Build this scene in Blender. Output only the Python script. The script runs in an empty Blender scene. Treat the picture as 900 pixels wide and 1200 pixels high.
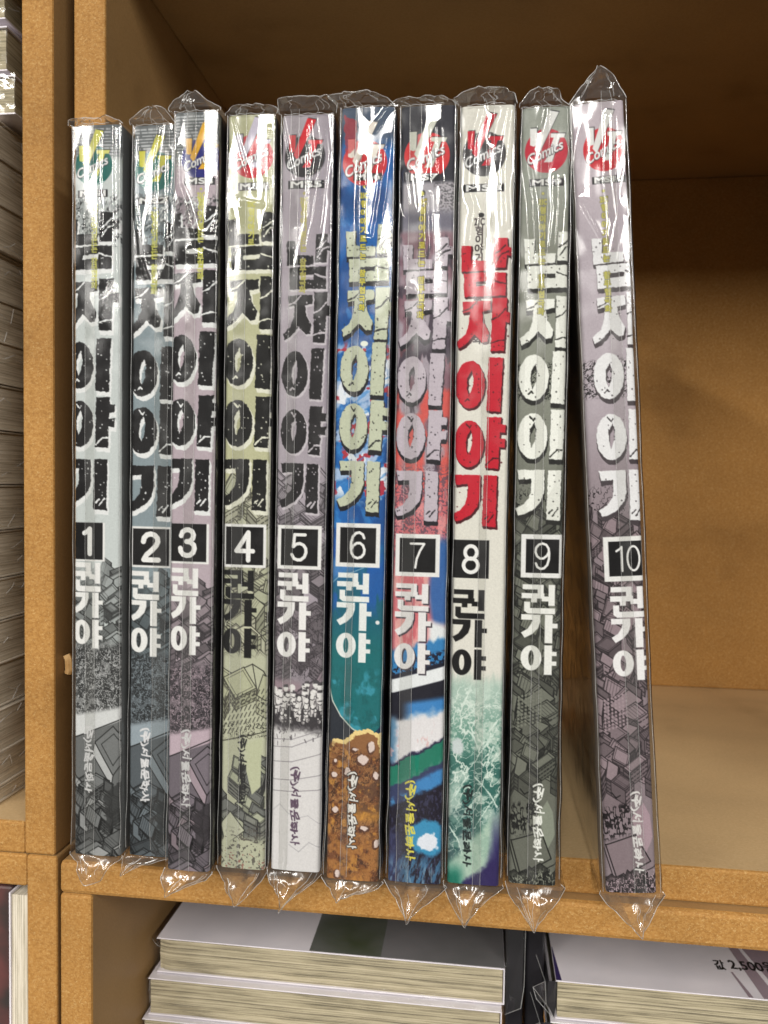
import bpy, math, random
import numpy as np
from mathutils import Matrix, Vector

MM = 0.001            # everything below is written in millimetres
SC = bpy.context.scene
COL = SC.collection

# ------------------------------------------------------------------ camera
def look(yaw, pitch, roll):
    f = np.array([-math.sin(yaw)*math.cos(pitch), math.cos(yaw)*math.cos(pitch), -math.sin(pitch)])
    r = np.array([math.cos(yaw), math.sin(yaw), 0.0])
    d = np.cross(f, r)
    c, s = math.cos(roll), math.sin(roll)
    return c*r - s*d, s*r + c*d, f
cam_d = bpy.data.cameras.new('camera')
cam = bpy.data.objects.new('camera', cam_d); COL.objects.link(cam)
R_, D_, F_ = look(0.125553907, 0.0360842329, 0.0128150821)
CP = (27.5797679, -187.151068, 98.0933017)
cam.matrix_world = Matrix(((R_[0], -D_[0], -F_[0], CP[0]*MM), (R_[1], -D_[1], -F_[1], CP[1]*MM),
                           (R_[2], -D_[2], -F_[2], CP[2]*MM), (0, 0, 0, 1)))
cam_d.sensor_fit = 'VERTICAL'; cam_d.sensor_height = 24.0; cam_d.sensor_width = 18.0
cam_d.lens = 902.02*24.0/1200.0
cam_d.clip_start = 0.005; cam_d.clip_end = 50.0
cam_d.dof.use_dof = True; cam_d.dof.focus_distance = 0.190; cam_d.dof.aperture_fstop = 18.0
SC.camera = cam

# ------------------------------------------------------------------ room light (shop ceiling tubes)
w = bpy.data.worlds.new('World'); SC.world = w; w.use_nodes = True
bg = w.node_tree.nodes['Background']; bg.inputs[1].default_value = 0.125
_tc = w.node_tree.nodes.new('ShaderNodeTexCoord'); _n = w.node_tree.nodes.new('ShaderNodeTexNoise')   # uneven shop surroundings
_n.inputs['Scale'].default_value = 3.2; _n.inputs['Detail'].default_value = 3.0
_r = w.node_tree.nodes.new('ShaderNodeValToRGB'); _r.color_ramp.elements[0].position = 0.38; _r.color_ramp.elements[1].position = 0.66
_r.color_ramp.elements[0].color = (0.16, 0.14, 0.12, 1); _r.color_ramp.elements[1].color = (2.2, 2.1, 1.95, 1)
w.node_tree.links.new(_tc.outputs['Generated'], _n.inputs['Vector']); w.node_tree.links.new(_n.outputs['Fac'], _r.inputs['Fac'])
w.node_tree.links.new(_r.outputs['Color'], bg.inputs[0])
def tube(x, y0, y1, z, wx, power, col=(1.0, 0.97, 0.92)):
    l = bpy.data.lights.new('ceiling_tube', 'AREA'); l.shape = 'RECTANGLE'
    l.size = wx; l.size_y = y1 - y0; l.energy = power; l.color = col
    o = bpy.data.objects.new('ceiling_tube', l); COL.objects.link(o)
    o.location = (x, (y0+y1)/2, z)
    return o
tube(-1.90, -4.6, -1.45, 1.32, 0.30, 150)
tube(-0.10, -4.8, -1.55, 1.36, 0.30, 142)
tube(1.75, -4.6, -1.45, 1.32, 0.30, 150)
SC.view_settings.view_transform = 'Standard'; SC.view_settings.look = 'None'
SC.view_settings.exposure = 0.0; SC.view_settings.gamma = 1.0
SC.cycles.transparent_max_bounces = 32; SC.cycles.max_bounces = 10
SC.cycles.caustics_reflective = False; SC.cycles.caustics_refractive = False

# ------------------------------------------------------------------ helpers
def lin(c):
    c = np.asarray(c, float)
    return np.where(c <= 0.04045, c/12.92, ((c+0.055)/1.055)**2.4)
def L8(r, g, b, k=1.0):
    v = lin(np.array([r, g, b])/255.0)*k
    return (float(v[0]), float(v[1]), float(v[2]), 1.0)
def mat(name):
    m = bpy.data.materials.new(name); m.use_nodes = True
    nt = m.node_tree; p = nt.nodes['Principled BSDF']
    return m, nt, p
def node(nt, t, **kw):
    n = nt.nodes.new(t)
    for k, v in kw.items():
        if k in n.inputs: n.inputs[k].default_value = v
        else: setattr(n, k, v)
    return n
def ramp(nt, stops):
    n = nt.nodes.new('ShaderNodeValToRGB'); e = n.color_ramp.elements
    while len(e) > 1: e.remove(e[-1])
    e[0].position, e[0].color = stops[0]
    for p_, c_ in stops[1:]:
        x = e.new(p_); x.color = c_
    return n
def tag(o, label=None, cat=None, group=None, kind=None):
    if label: o['label'] = label
    if cat: o['category'] = cat
    if group: o['group'] = group
    if kind: o['kind'] = kind
    return o
def mesh_obj(name, verts, faces, mats, parent=None, smooth=False, fmat=None, scale=MM):
    me = bpy.data.meshes.new(name)
    v = np.asarray(verts, float)*scale
    me.from_pydata(v.tolist(), [], [list(map(int, f)) for f in faces])
    for m in (mats if isinstance(mats, (list, tuple)) else [mats]): me.materials.append(m)
    if fmat is not None: me.polygons.foreach_set('material_index', np.asarray(fmat, np.int32))
    if smooth: me.polygons.foreach_set('use_smooth', np.ones(len(me.polygons), bool))
    me.update()
    o = bpy.data.objects.new(name, me); COL.objects.link(o)
    if parent: o.parent = parent
    return o
def empty(name, loc, rot=(0, 0, 0)):
    o = bpy.data.objects.new(name, None); COL.objects.link(o)
    o.location = [c*MM for c in loc]; o.rotation_euler = rot
    o.empty_display_size = 0.01
    return o
class MB:
    """collects shapes for ONE mesh"""
    def __init__(s): s.v = []; s.f = []; s.m = []
    def add(s, vs, fs, mi=0):
        b = len(s.v); s.v += [tuple(q) for q in vs]; s.f += [[b+i for i in f] for f in fs]; s.m += [mi]*len(fs)
    def box(s, x0, x1, y0, y1, z0, z1, mi=0, bev=0.0, front=None):
        """box, optional bevel on its edges; front = material of the -y face"""
        if bev <= 0:
            vs = [(x0,y0,z0),(x1,y0,z0),(x1,y1,z0),(x0,y1,z0),(x0,y0,z1),(x1,y0,z1),(x1,y1,z1),(x0,y1,z1)]
            fs = [(0,3,2,1),(4,5,6,7),(0,1,5,4),(1,2,6,5),(2,3,7,6),(3,0,4,7)]
            b = len(s.v); s.v += vs; s.f += [[b+i for i in f] for f in fs]
            s.m += [mi, mi, mi if front is None else front, mi, mi, mi]
            return
        import bmesh
        bm = bmesh.new()
        q = [bm.verts.new(c) for c in [(x0,y0,z0),(x1,y0,z0),(x1,y1,z0),(x0,y1,z0),(x0,y0,z1),(x1,y0,z1),(x1,y1,z1),(x0,y1,z1)]]
        for f in [(0,3,2,1),(4,5,6,7),(0,1,5,4),(1,2,6,5),(2,3,7,6),(3,0,4,7)]: bm.faces.new([q[i] for i in f])
        bmesh.ops.bevel(bm, geom=bm.edges[:], offset=bev, segments=2, affect='EDGES', profile=0.5)
        bm.normal_update(); bm.verts.index_update()
        b = len(s.v); s.v += [tuple(v.co) for v in bm.verts]
        for f in bm.faces:
            s.f.append([b+v.index for v in f.verts])
            s.m.append(front if (front is not None and f.normal.y < -0.3) else mi)
        bm.free()
    def tube(s, pts, r, mi=0, n=6):
        pts = [np.asarray(p, float) for p in pts]
        b = len(s.v)
        for i, p in enumerate(pts):
            t = pts[min(i+1, len(pts)-1)] - pts[max(i-1, 0)]; t = t/(np.linalg.norm(t)+1e-9)
            a = np.cross(t, [0.3, 1, 0.2]); a /= np.linalg.norm(a)+1e-9; c = np.cross(t, a)
            for k in range(n):
                an = 2*math.pi*k/n; s.v.append(tuple(p + r*(math.cos(an)*a + math.sin(an)*c)))
        for i in range(len(pts)-1):
            for k in range(n):
                s.f.append([b+i*n+k, b+i*n+(k+1) % n, b+(i+1)*n+(k+1) % n, b+(i+1)*n+k]); s.m.append(mi)
    def build(s, name, mats, parent=None, smooth=False):
        return mesh_obj(name, s.v, s.f, mats, parent, smooth, s.m)

# ------------------------------------------------------------------ numpy noise
def hash2(ix, iy, seed):
    h = (ix.astype(np.int64)*374761393 + iy.astype(np.int64)*668265263 + seed*974634211) & 0x7fffffff
    h = ((h ^ (h >> 13))*1274126177) & 0x7fffffff
    h = (h ^ (h >> 16)) & 0xffff
    return h/65535.0
def vn(x, y, seed=0):
    x = np.asarray(x, float); y = np.asarray(y, float)
    ix = np.floor(x); iy = np.floor(y); fx = x-ix; fy = y-iy
    fx = fx*fx*(3-2*fx); fy = fy*fy*(3-2*fy)
    a = hash2(ix, iy, seed); b = hash2(ix+1, iy, seed); c = hash2(ix, iy+1, seed); d = hash2(ix+1, iy+1, seed)
    return (a*(1-fx)+b*fx)*(1-fy) + (c*(1-fx)+d*fx)*fy
def fbm(x, y, seed=0, o=4):
    s = 0; a = .5; t = 0
    for k in range(o):
        s = s + a*vn(x*2**k, y*2**k, seed+k*17); t += a; a *= .5
    return s/t
def sm(e0, e1, x):
    t = np.clip((x-e0)/(e1-e0), 0, 1); return t*t*(3-2*t)

# ------------------------------------------------------------------ materials
def mdf_material(name, dark, mid, pale, fleck, rough=0.75):
    m, nt, p = mat(name)
    tc = node(nt, 'ShaderNodeTexCoord')
    mp = node(nt, 'ShaderNodeMapping'); mp.inputs['Scale'].default_value = (0.75, 1.0, 1.0)
    nt.links.new(tc.outputs['Object'], mp.inputs['Vector'])
    n1 = node(nt, 'ShaderNodeTexNoise', Scale=1500.0, Detail=4.0, Roughness=0.65)
    n2 = node(nt, 'ShaderNodeTexNoise', Scale=1900.0, Detail=2.0, Roughness=0.6, Distortion=1.5)
    n3 = node(nt, 'ShaderNodeTexNoise', Scale=38.0, Detail=3.0, Roughness=0.5)
    for n in (n1, n2, n3): nt.links.new(mp.outputs['Vector'], n.inputs['Vector'])
    r1 = ramp(nt, [(0.30, dark), (0.5, mid), (0.70, pale)])
    nt.links.new(n1.outputs['Fac'], r1.inputs['Fac'])
    r2 = ramp(nt, [(0.57, (0, 0, 0, 1)), (0.66, (1, 1, 1, 1))])
    nt.links.new(n2.outputs['Fac'], r2.inputs['Fac'])
    mx = node(nt, 'ShaderNodeMixRGB'); mx.inputs[2].default_value = fleck
    ml = node(nt, 'ShaderNodeMath', operation='MULTIPLY'); ml.inputs[1].default_value = 0.5
    nt.links.new(r2.outputs['Color'], ml.inputs[0]); nt.links.new(ml.outputs[0], mx.inputs[0])
    nt.links.new(r1.outputs['Color'], mx.inputs[1])
    r3 = ramp(nt, [(0.30, (0.80, 0.78, 0.75, 1)), (0.42, (0.95, 0.94, 0.93, 1)), (0.7, (1.06, 1.05, 1.03, 1))])
    nt.links.new(n3.outputs['Fac'], r3.inputs['Fac'])
    mm = node(nt, 'ShaderNodeMixRGB', blend_type='MULTIPLY'); mm.inputs[0].default_value = 1.0
    nt.links.new(mx.outputs[0], mm.inputs[1]); nt.links.new(r3.outputs['Color'], mm.inputs[2])
    nt.links.new(mm.outputs[0], p.inputs['Base Color'])
    p.inputs['Roughness'].default_value = rough
    p.inputs['Specular IOR Level'].default_value = 0.3
    bp = node(nt, 'ShaderNodeBump', Strength=0.22, Distance=0.0002)
    nt.links.new(n1.outputs['Fac'], bp.inputs['Height']); nt.links.new(bp.outputs[0], p.inputs['Normal'])
    return m
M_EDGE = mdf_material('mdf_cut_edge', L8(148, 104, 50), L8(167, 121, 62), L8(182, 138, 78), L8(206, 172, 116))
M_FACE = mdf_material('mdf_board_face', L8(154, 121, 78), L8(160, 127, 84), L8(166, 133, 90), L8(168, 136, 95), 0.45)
M_BACK = mdf_material('mdf_back_lit_tone', L8(188, 157, 112), L8(196, 165, 119), L8(202, 172, 127), L8(206, 177, 134), 0.40)  # same board as the faces, lightened: brightness of the lit back painted in
M_FLOOR = mdf_material('mdf_floor_lit_tone', L8(196, 166, 122), L8(203, 173, 129), L8(209, 180, 137), L8(213, 186, 145), 0.36)  # same board lightened further; light on the floor is put into the colour

def page_material(name, base, dark, warm, axis):
    """page edges: thin lines across the stacking axis"""
    m, nt, p = mat(name)
    tc = node(nt, 'ShaderNodeTexCoord')
    mp = node(nt, 'ShaderNodeMapping')
    sc = {'x': (5200, 40, 12), 'z': (12, 40, 5200)}[axis]
    mp.inputs['Scale'].default_value = sc
    nt.links.new(tc.outputs['Object'], mp.inputs['Vector'])
    n1 = node(nt, 'ShaderNodeTexNoise', Scale=0.62, Detail=3.0, Roughness=0.7)
    nt.links.new(mp.outputs[0], n1.inputs['Vector'])
    mp2 = node(nt, 'ShaderNodeMapping'); mp2.inputs['Scale'].default_value = {'x': (900, 60, 70), 'z': (70, 60, 900)}[axis]
    nt.links.new(tc.outputs['Object'], mp2.inputs['Vector'])
    n2 = node(nt, 'ShaderNodeTexNoise', Scale=1.0, Detail=4.0, Roughness=0.6)
    nt.links.new(mp2.outputs[0], n2.inputs['Vector'])
    r1 = ramp(nt, [(0.34, dark), (0.5, base), (0.64, warm)])
    ad = node(nt, 'ShaderNodeMath', operation='ADD'); mu = node(nt, 'ShaderNodeMath', operation='MULTIPLY_ADD')
    mu.inputs[1].default_value = 0.42; mu.inputs[2].default_value = -0.21
    nt.links.new(n2.outputs['Fac'], mu.inputs[0]); nt.links.new(mu.outputs[0], ad.inputs[0]); nt.links.new(n1.outputs['Fac'], ad.inputs[1])
    nt.links.new(ad.outputs[0], r1.inputs['Fac']); nt.links.new(r1.outputs['Color'], p.inputs['Base Color'])
    p.inputs['Roughness'].default_value = 0.85; p.inputs['Specular IOR Level'].default_value = 0.2
    bp = node(nt, 'ShaderNodeBump', Strength=0.6, Distance=0.0004)
    nt.links.new(ad.outputs[0], bp.inputs['Height']); nt.links.new(bp.outputs[0], p.inputs['Normal'])
    return m
M_PAGE_FLAT = page_material('page_edges_lying', L8(174, 163, 135), L8(96, 90, 74), L8(200, 188, 160), 'z')
M_PAGE_GREY = page_material('page_edges_grey', L8(200, 188, 168), L8(150, 138, 118), L8(222, 212, 194), 'z')
M_PAGE_UP = page_material('page_edges_upright', L8(208, 198, 178), L8(150, 142, 122), L8(228, 220, 204), 'x')

def plain(name, c, rough=0.5, c2=None, scale=60.0, spec=0.4):
    m, nt, p = mat(name)
    n = node(nt, 'ShaderNodeTexNoise', Scale=scale, Detail=4.0)
    tc = node(nt, 'ShaderNodeTexCoord'); nt.links.new(tc.outputs['Object'], n.inputs['Vector'])
    c2 = c2 or tuple(x*0.86 for x in c[:3]) + (1,)
    r = ramp(nt, [(0.35, c2), (0.65, c)])
    nt.links.new(n.outputs['Fac'], r.inputs['Fac']); nt.links.new(r.outputs['Color'], p.inputs['Base Color'])
    p.inputs['Roughness'].default_value = rough; p.inputs['Specular IOR Level'].default_value = spec
    return m
M_WHITE_COVER = plain('white_cover_card', L8(236, 230, 236), 0.35, L8(226, 221, 228))
M_GREEN_COVER = plain('dark_green_cover_print', L8(70, 78, 56), 0.3, L8(120, 120, 122), 28.0)
M_DULL_COVER = plain('dull_grey_cover_print', L8(122, 120, 122), 0.3, L8(104, 104, 104), 40.0)
M_BLACK_COVER = plain('black_cover_card', L8(38, 36, 40), 0.3, L8(24, 23, 26))
M_PURPLE = plain('purple_cover_print', L8(50, 38, 92), 0.35)
M_MAUVE = plain('mauve_cover_print', L8(158, 140, 150), 0.35)
M_INK = plain('black_ink', L8(28, 26, 28), 0.5)
M_RED_COVER = plain('red_and_grey_cover', L8(118, 66, 64), 0.4, L8(58, 52, 50), 45.0)
M_PEG = plain('pale_wood', L8(214, 176, 122), 0.7, L8(184, 140, 84), 400.0)
M_GREY_COVER = plain('grey_cover_card', L8(206, 196, 180), 0.4, L8(170, 158, 140), 80)

def film_material(name, gain, tint, rough, haze, bump=0.25, bscale=900.0):
    m, nt, p = mat(name); nt.nodes.remove(p)
    out = nt.nodes['Material Output']
    tr = node(nt, 'ShaderNodeBsdfTransparent'); tr.inputs[0].default_value = tint
    gl = node(nt, 'ShaderNodeBsdfGlossy'); gl.inputs['Roughness'].default_value = rough; gl.inputs[0].default_value = (1, 1, 1, 1)
    df = node(nt, 'ShaderNodeBsdfDiffuse'); df.inputs[0].default_value = (0.85, 0.85, 0.84, 1)
    rn = node(nt, 'ShaderNodeTexNoise', Scale=170.0, Detail=2.0); rt = node(nt, 'ShaderNodeTexCoord'); nt.links.new(rt.outputs['Object'], rn.inputs['Vector'])
    rr = node(nt, 'ShaderNodeMapRange'); rr.inputs[1].default_value = .35; rr.inputs[2].default_value = .65; rr.inputs[3].default_value = rough*.7; rr.inputs[4].default_value = rough*4.5
    nt.links.new(rn.outputs['Fac'], rr.inputs[0]); nt.links.new(rr.outputs[0], gl.inputs['Roughness'])
    fr = node(nt, 'ShaderNodeFresnel'); ge = node(nt, 'ShaderNodeNewGeometry')
    io = node(nt, 'ShaderNodeMath', operation='MULTIPLY_ADD'); io.inputs[1].default_value = 1/1.5-1.5; io.inputs[2].default_value = 1.5
    nt.links.new(ge.outputs['Backfacing'], io.inputs[0]); nt.links.new(io.outputs[0], fr.inputs['IOR'])   # a thin sheet: same reflection from both sides
    mu = node(nt, 'ShaderNodeMath', operation='MULTIPLY', use_clamp=True); mu.inputs[1].default_value = gain
    nt.links.new(fr.outputs[0], mu.inputs[0])
    m1 = node(nt, 'ShaderNodeMixShader'); m1.inputs[0].default_value = haze
    nt.links.new(tr.outputs[0], m1.inputs[1]); nt.links.new(df.outputs[0], m1.inputs[2])
    m2 = node(nt, 'ShaderNodeMixShader')
    nt.links.new(mu.outputs[0], m2.inputs[0]); nt.links.new(m1.outputs[0], m2.inputs[1]); nt.links.new(gl.outputs[0], m2.inputs[2])
    tc = node(nt, 'ShaderNodeTexCoord'); n = node(nt, 'ShaderNodeTexNoise', Scale=bscale, Detail=2.0)
    mp = node(nt, 'ShaderNodeMapping'); mp.inputs['Scale'].default_value = (1, 1, 0.12)
    nt.links.new(tc.outputs['Object'], mp.inputs['Vector'])
    nt.links.new(mp.outputs[0], n.inputs['Vector'])
    bp = node(nt, 'ShaderNodeBump', Strength=bump, Distance=0.0002)
    nt.links.new(n.outputs['Fac'], bp.inputs['Height'])
    nt.links.new(bp.outputs[0], gl.inputs['Normal']); nt.links.new(bp.outputs[0], fr.inputs['Normal'])
    nt.links.new(m2.outputs[0], out.inputs['Surface'])
    return m
M_FILM = film_material('clear_film', 1.25, (0.985, 0.985, 0.98, 1), 0.05, 0.006, 0.06, 500.0)
M_FOLD = film_material('film_fold_edge', 3.0, (0.96, 0.96, 0.95, 1), 0.15, 0.22, 0.0)
M_FLAP = film_material('film_crumpled_flap', 1.9, (0.965, 0.965, 0.96, 1), 0.06, 0.03, 0.1, 500.0)
M_SEAM = film_material('film_double_layer', 1.4, (0.95, 0.95, 0.94, 1), 0.06, 0.02, 0.05, 500.0)

# ------------------------------------------------------------------ bookcases (large structure)
# left-hand bookcase: two modules stacked
def bookcase(name, label, xl, xr, y0, y1, z0, z1, t=9.2, mid=None, top=True, bottom=True, bev=0.7):
    r = empty(name, ((xl+xr)/2, (y0+y1)/2, z0)); tag(r, label, 'bookcase')
    ox, oy, oz = (xl+xr)/2, (y0+y1)/2, z0
    def part(nm, a):
        b = MB(); x0_, x1_, a0, a1, c0, c1 = a
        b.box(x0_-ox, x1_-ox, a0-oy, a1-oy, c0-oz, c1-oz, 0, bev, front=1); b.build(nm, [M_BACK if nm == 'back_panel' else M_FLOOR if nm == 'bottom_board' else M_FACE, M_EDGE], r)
    zt = z1-(t if top else 0); zb = z0+(t if bottom else 0)
    part('side_panel', (xl, xl+t, y0, y1, z0, z1))
    part('side_panel', (xr-t, xr, y0, y1, z0, z1))
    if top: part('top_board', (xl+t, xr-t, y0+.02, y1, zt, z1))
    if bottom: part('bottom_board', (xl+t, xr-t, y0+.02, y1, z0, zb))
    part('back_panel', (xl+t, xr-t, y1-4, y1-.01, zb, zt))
    return r
UP_Y, LO_Y, LF_Y, BACK = 17.2, 13.2, 15.2, 209.0
CEIL = 247.6
bookcase('bookcase', 'brown fibreboard shelf unit holding the row of ten upright wrapped comics', -86.3, 196.0, UP_Y, BACK, -9.2, CEIL+9.2)
# lower module: its top board runs over its sides
lo = empty('bookcase', (55, 110, -330)); tag(lo, 'lower fibreboard shelf unit with the flat lying books, under the row of ten comics', 'bookcase')
def lopart(nm, a, bev=0.9):
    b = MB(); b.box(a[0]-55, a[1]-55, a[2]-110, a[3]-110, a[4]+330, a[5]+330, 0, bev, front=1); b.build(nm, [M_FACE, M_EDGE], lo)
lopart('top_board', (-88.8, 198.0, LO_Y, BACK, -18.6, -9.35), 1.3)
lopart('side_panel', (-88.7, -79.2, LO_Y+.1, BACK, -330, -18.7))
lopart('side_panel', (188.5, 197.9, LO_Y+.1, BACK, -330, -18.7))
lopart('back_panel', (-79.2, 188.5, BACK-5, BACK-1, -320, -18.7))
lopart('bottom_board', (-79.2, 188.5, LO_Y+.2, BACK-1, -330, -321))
lf = bookcase('bookcase', 'left neighbouring fibreboard shelf unit with a tall stack of books behind its upright', -330.0, -91.3, LF_Y, BACK, -9.0, CEIL+9.2)
lf2 = bookcase('bookcase', 'lower left fibreboard shelf unit holding a red book and a pale upright book', -330.0, -90.6, LF_Y-.2, BACK, -330, -9.25)
pg = MB(); pg.tube([(-0.2, 0, 0.2), (0.4, -.1, -1.0), (0.5, 0, -4.2), (0.2, .1, -5.0)], 1.15, 0, 7); pgo = pg.build('wood_splinter', [M_PEG]); pgo.location = (-90.3*MM, 20.5*MM, 47.4*MM)
tag(pgo, 'small pale wood splinter stuck to the side of the left upright', 'splinter')
# ------------------------------------------------------------------ printed spine artwork
# every spine is a fine grid whose vertices carry the ink colour computed below
_tx = {}
def glyph_tris(body):
    """triangles of a string in Blender's built-in font (x right, y up, size 1)"""
    if body in _tx: return _tx[body]
    c = bpy.data.curves.new('tmp', 'FONT'); c.body = body; c.resolution_u = 5
    o = bpy.data.objects.new('tmp', c); COL.objects.link(o)
    dg = bpy.context.evaluated_depsgraph_get(); e = o.evaluated_get(dg); me = e.to_mesh()
    me.calc_loop_triangles()
    V = np.array([v.co[:2] for v in me.vertices]); T = np.array([t.vertices[:] for t in me.loop_triangles])
    out = V[T] if len(T) else np.zeros((0, 3, 2))
    e.to_mesh_clear(); bpy.data.objects.remove(o); bpy.data.curves.remove(c)
    _tx[body] = out
    return out

class Sheet:
    """artwork sheet: U across from the spine's left edge, Y down, in layout units"""
    def __init__(s, W, Y0, Y1, wmm, hmm, step=0.70):
        s.W, s.Y0, s.Y1, s.wmm, s.hmm = W, Y0, Y1, wmm, hmm
        s.nu = int(W/step)+2; s.nv = int((Y1-Y0)/step)+2
        s.u = np.linspace(0, W, s.nu); s.y = np.linspace(Y0, Y1, s.nv)
        s.U, s.Y = np.meshgrid(s.u, s.y)
        s.C = np.zeros((s.nv, s.nu, 3))
    def box(s, pts, pad=2.0):
        p = np.asarray(pts, float)
        i0 = max(0, np.searchsorted(s.y, p[:, 1].min()-pad)-1); i1 = min(s.nv, np.searchsorted(s.y, p[:, 1].max()+pad)+1)
        j0 = max(0, np.searchsorted(s.u, p[:, 0].min()-pad)-1); j1 = min(s.nu, np.searchsorted(s.u, p[:, 0].max()+pad)+1)
        if i1 <= i0 or j1 <= j0: return None
        return slice(i0, i1), slice(j0, j1)
    def put(s, sl, cov, col):
        col = np.asarray(col, float)
        if col.max() > 1.001: col = col/255.0
        s.C[sl] = s.C[sl]*(1-cov[..., None]) + col*cov[..., None]
    def sdf(s, sl, P):
        X = s.U[sl]; Y = s.Y[sl]; P = np.asarray(P, float); n = len(P)
        d = np.full(X.shape, 1e9); ins = np.zeros(X.shape, bool)
        for i in range(n):
            a = P[i]; b = P[(i+1) % n]; e = b-a
            wx = X-a[0]; wy = Y-a[1]
            t = np.clip((wx*e[0]+wy*e[1])/(e@e+1e-12), 0, 1)
            d = np.minimum(d, (wx-t*e[0])**2+(wy-t*e[1])**2)
            c = ((a[1] <= Y) != (b[1] <= Y)) & (X < (b[0]-a[0])*(Y-a[1])/((b[1]-a[1]) if abs(b[1]-a[1]) > 1e-9 else 1e-9)+a[0])
            ins ^= c
        d = np.sqrt(d)
        return np.where(ins, -d, d)
    def poly(s, P, col, rough=0.0, grow=0.0, a=1.0, seed=0, aa=0.9, rs=0.30, hole=None):
        sl = s.box(P, 3+grow)
        if sl is None: return
        d = s.sdf(sl, P)
        if hole is not None: d = np.maximum(d, -s.sdf(sl, hole))
        if rough: d = d + rough*(fbm(s.U[sl]*rs, s.Y[sl]*rs, seed+3, 3)-.5)*2
        s.put(sl, np.clip(.5+(grow-d)/aa, 0, 1)*a, col)
    def ell(s, cx, cy, rx, ry, col, **k):
        t = np.linspace(0, 2*math.pi, 36, endpoint=False)
        s.poly(np.stack([cx+rx*np.cos(t), cy+ry*np.sin(t)], 1), col, **k)
    def line(s, pts, col, wd=1.0, a=1.0, rough=0.0, seed=0):
        pts = np.asarray(pts, float)
        for i in range(len(pts)-1):
            p, q = pts[i], pts[i+1]
            sl = s.box([p, q], 3+wd)
            if sl is None: continue
            e = q-p; wx = s.U[sl]-p[0]; wy = s.Y[sl]-p[1]
            t = np.clip((wx*e[0]+wy*e[1])/(e@e+1e-12), 0, 1)
            d = np.sqrt((wx-t*e[0])**2+(wy-t*e[1])**2)
            if rough: d = d + rough*(fbm(s.U[sl]*.4, s.Y[sl]*.4, seed, 2)-.5)*2
            s.put(sl, np.clip(.5+(wd/2-d)/.8, 0, 1)*a, col)
    def text(s, body, fn, col, grow=0.4, a=1.0, sl_pad=2):
        """fn maps font coordinates (n,2) to sheet coordinates"""
        T = glyph_tris(body)
        if not len(T): return
        Q = fn(T.reshape(-1, 2)).reshape(-1, 3, 2)
        sl = s.box(Q.reshape(-1, 2), 3)
        if sl is None: return
        U = s.U[sl]; Y = s.Y[sl]; D = np.full(U.shape, 9.0)
        u0 = s.u[sl[1]][0]; y0 = s.y[sl[0]][0]; du = s.u[1]-s.u[0]; dy = s.y[1]-s.y[0]
        for t in Q:
            ar = (t[1, 0]-t[0, 0])*(t[2, 1]-t[0, 1])-(t[1, 1]-t[0, 1])*(t[2, 0]-t[0, 0])
            if abs(ar) < 1e-9: continue
            if ar < 0: t = t[::-1]
            j0 = max(0, int((t[:, 0].min()-2-u0)/du)); j1 = int((t[:, 0].max()+2-u0)/du)+2
            i0 = max(0, int((t[:, 1].min()-2-y0)/dy)); i1 = int((t[:, 1].max()+2-y0)/dy)+2
            x = U[i0:i1, j0:j1]; y = Y[i0:i1, j0:j1]
            if x.size == 0: continue
            d = np.full(x.shape, 1e9); hp = np.full(x.shape, -9.0)
            for k in range(3):
                p = t[k]; q = t[(k+1) % 3]; e = q-p; l = math.hypot(*e)+1e-9
                hp = np.maximum(hp, ((x-p[0])*e[1]-(y-p[1])*e[0])/l)
                w_ = np.clip(((x-p[0])*e[0]+(y-p[1])*e[1])/(l*l), 0, 1)
                d = np.minimum(d, np.hypot(x-p[0]-w_*e[0], y-p[1]-w_*e[1]))
            d = np.where(hp < 0, -d, d)
            D[i0:i1, j0:j1] = np.minimum(D[i0:i1, j0:j1], d)
        s.put(sl, np.clip(.5+(grow-D)/.8, 0, 1)*a, col)
    def fill(s, fac, col, y0=None, y1=None):
        """blend a colour over the whole sheet by a 0..1 field"""
        s.put((slice(0, s.nv), slice(0, s.nu)), np.clip(fac, 0, 1), col)

def words(body, u, y, size, sx=1.0, rot=0.0, shear=0.0, centre=True):
    T = glyph_tris(body); x0 = T[..., 0].min(); x1 = T[..., 0].max()
    off = (x0+x1)/2 if centre else x0
    ca, sa = math.cos(rot), math.sin(rot)
    def fn(P):
        X = (P[:, 0]-off)*size*sx + shear*P[:, 1]*size; Y = -P[:, 1]*size
        return np.stack([u+X*ca-Y*sa, y+X*sa+Y*ca], 1)
    return fn

def stroke(s, paths, col, wd):
    P = np.concatenate([np.array(p) for p in paths]); sl = s.box(P, 3+wd)
    if sl is None: return
    X = s.U[sl]; Y = s.Y[sl]; d = np.full(X.shape, 1e9)
    for p in paths:
        p = np.asarray(p, float)
        for i in range(len(p)-1):
            e = p[i+1]-p[i]; t = np.clip(((X-p[i, 0])*e[0]+(Y-p[i, 1])*e[1])/(e@e+1e-12), 0, 1)
            d = np.minimum(d, np.hypot(X-p[i, 0]-t*e[0], Y-p[i, 1]-t*e[1]))
    s.put(sl, np.clip(.5+(wd/2-d)/.8, 0, 1), col)

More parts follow.
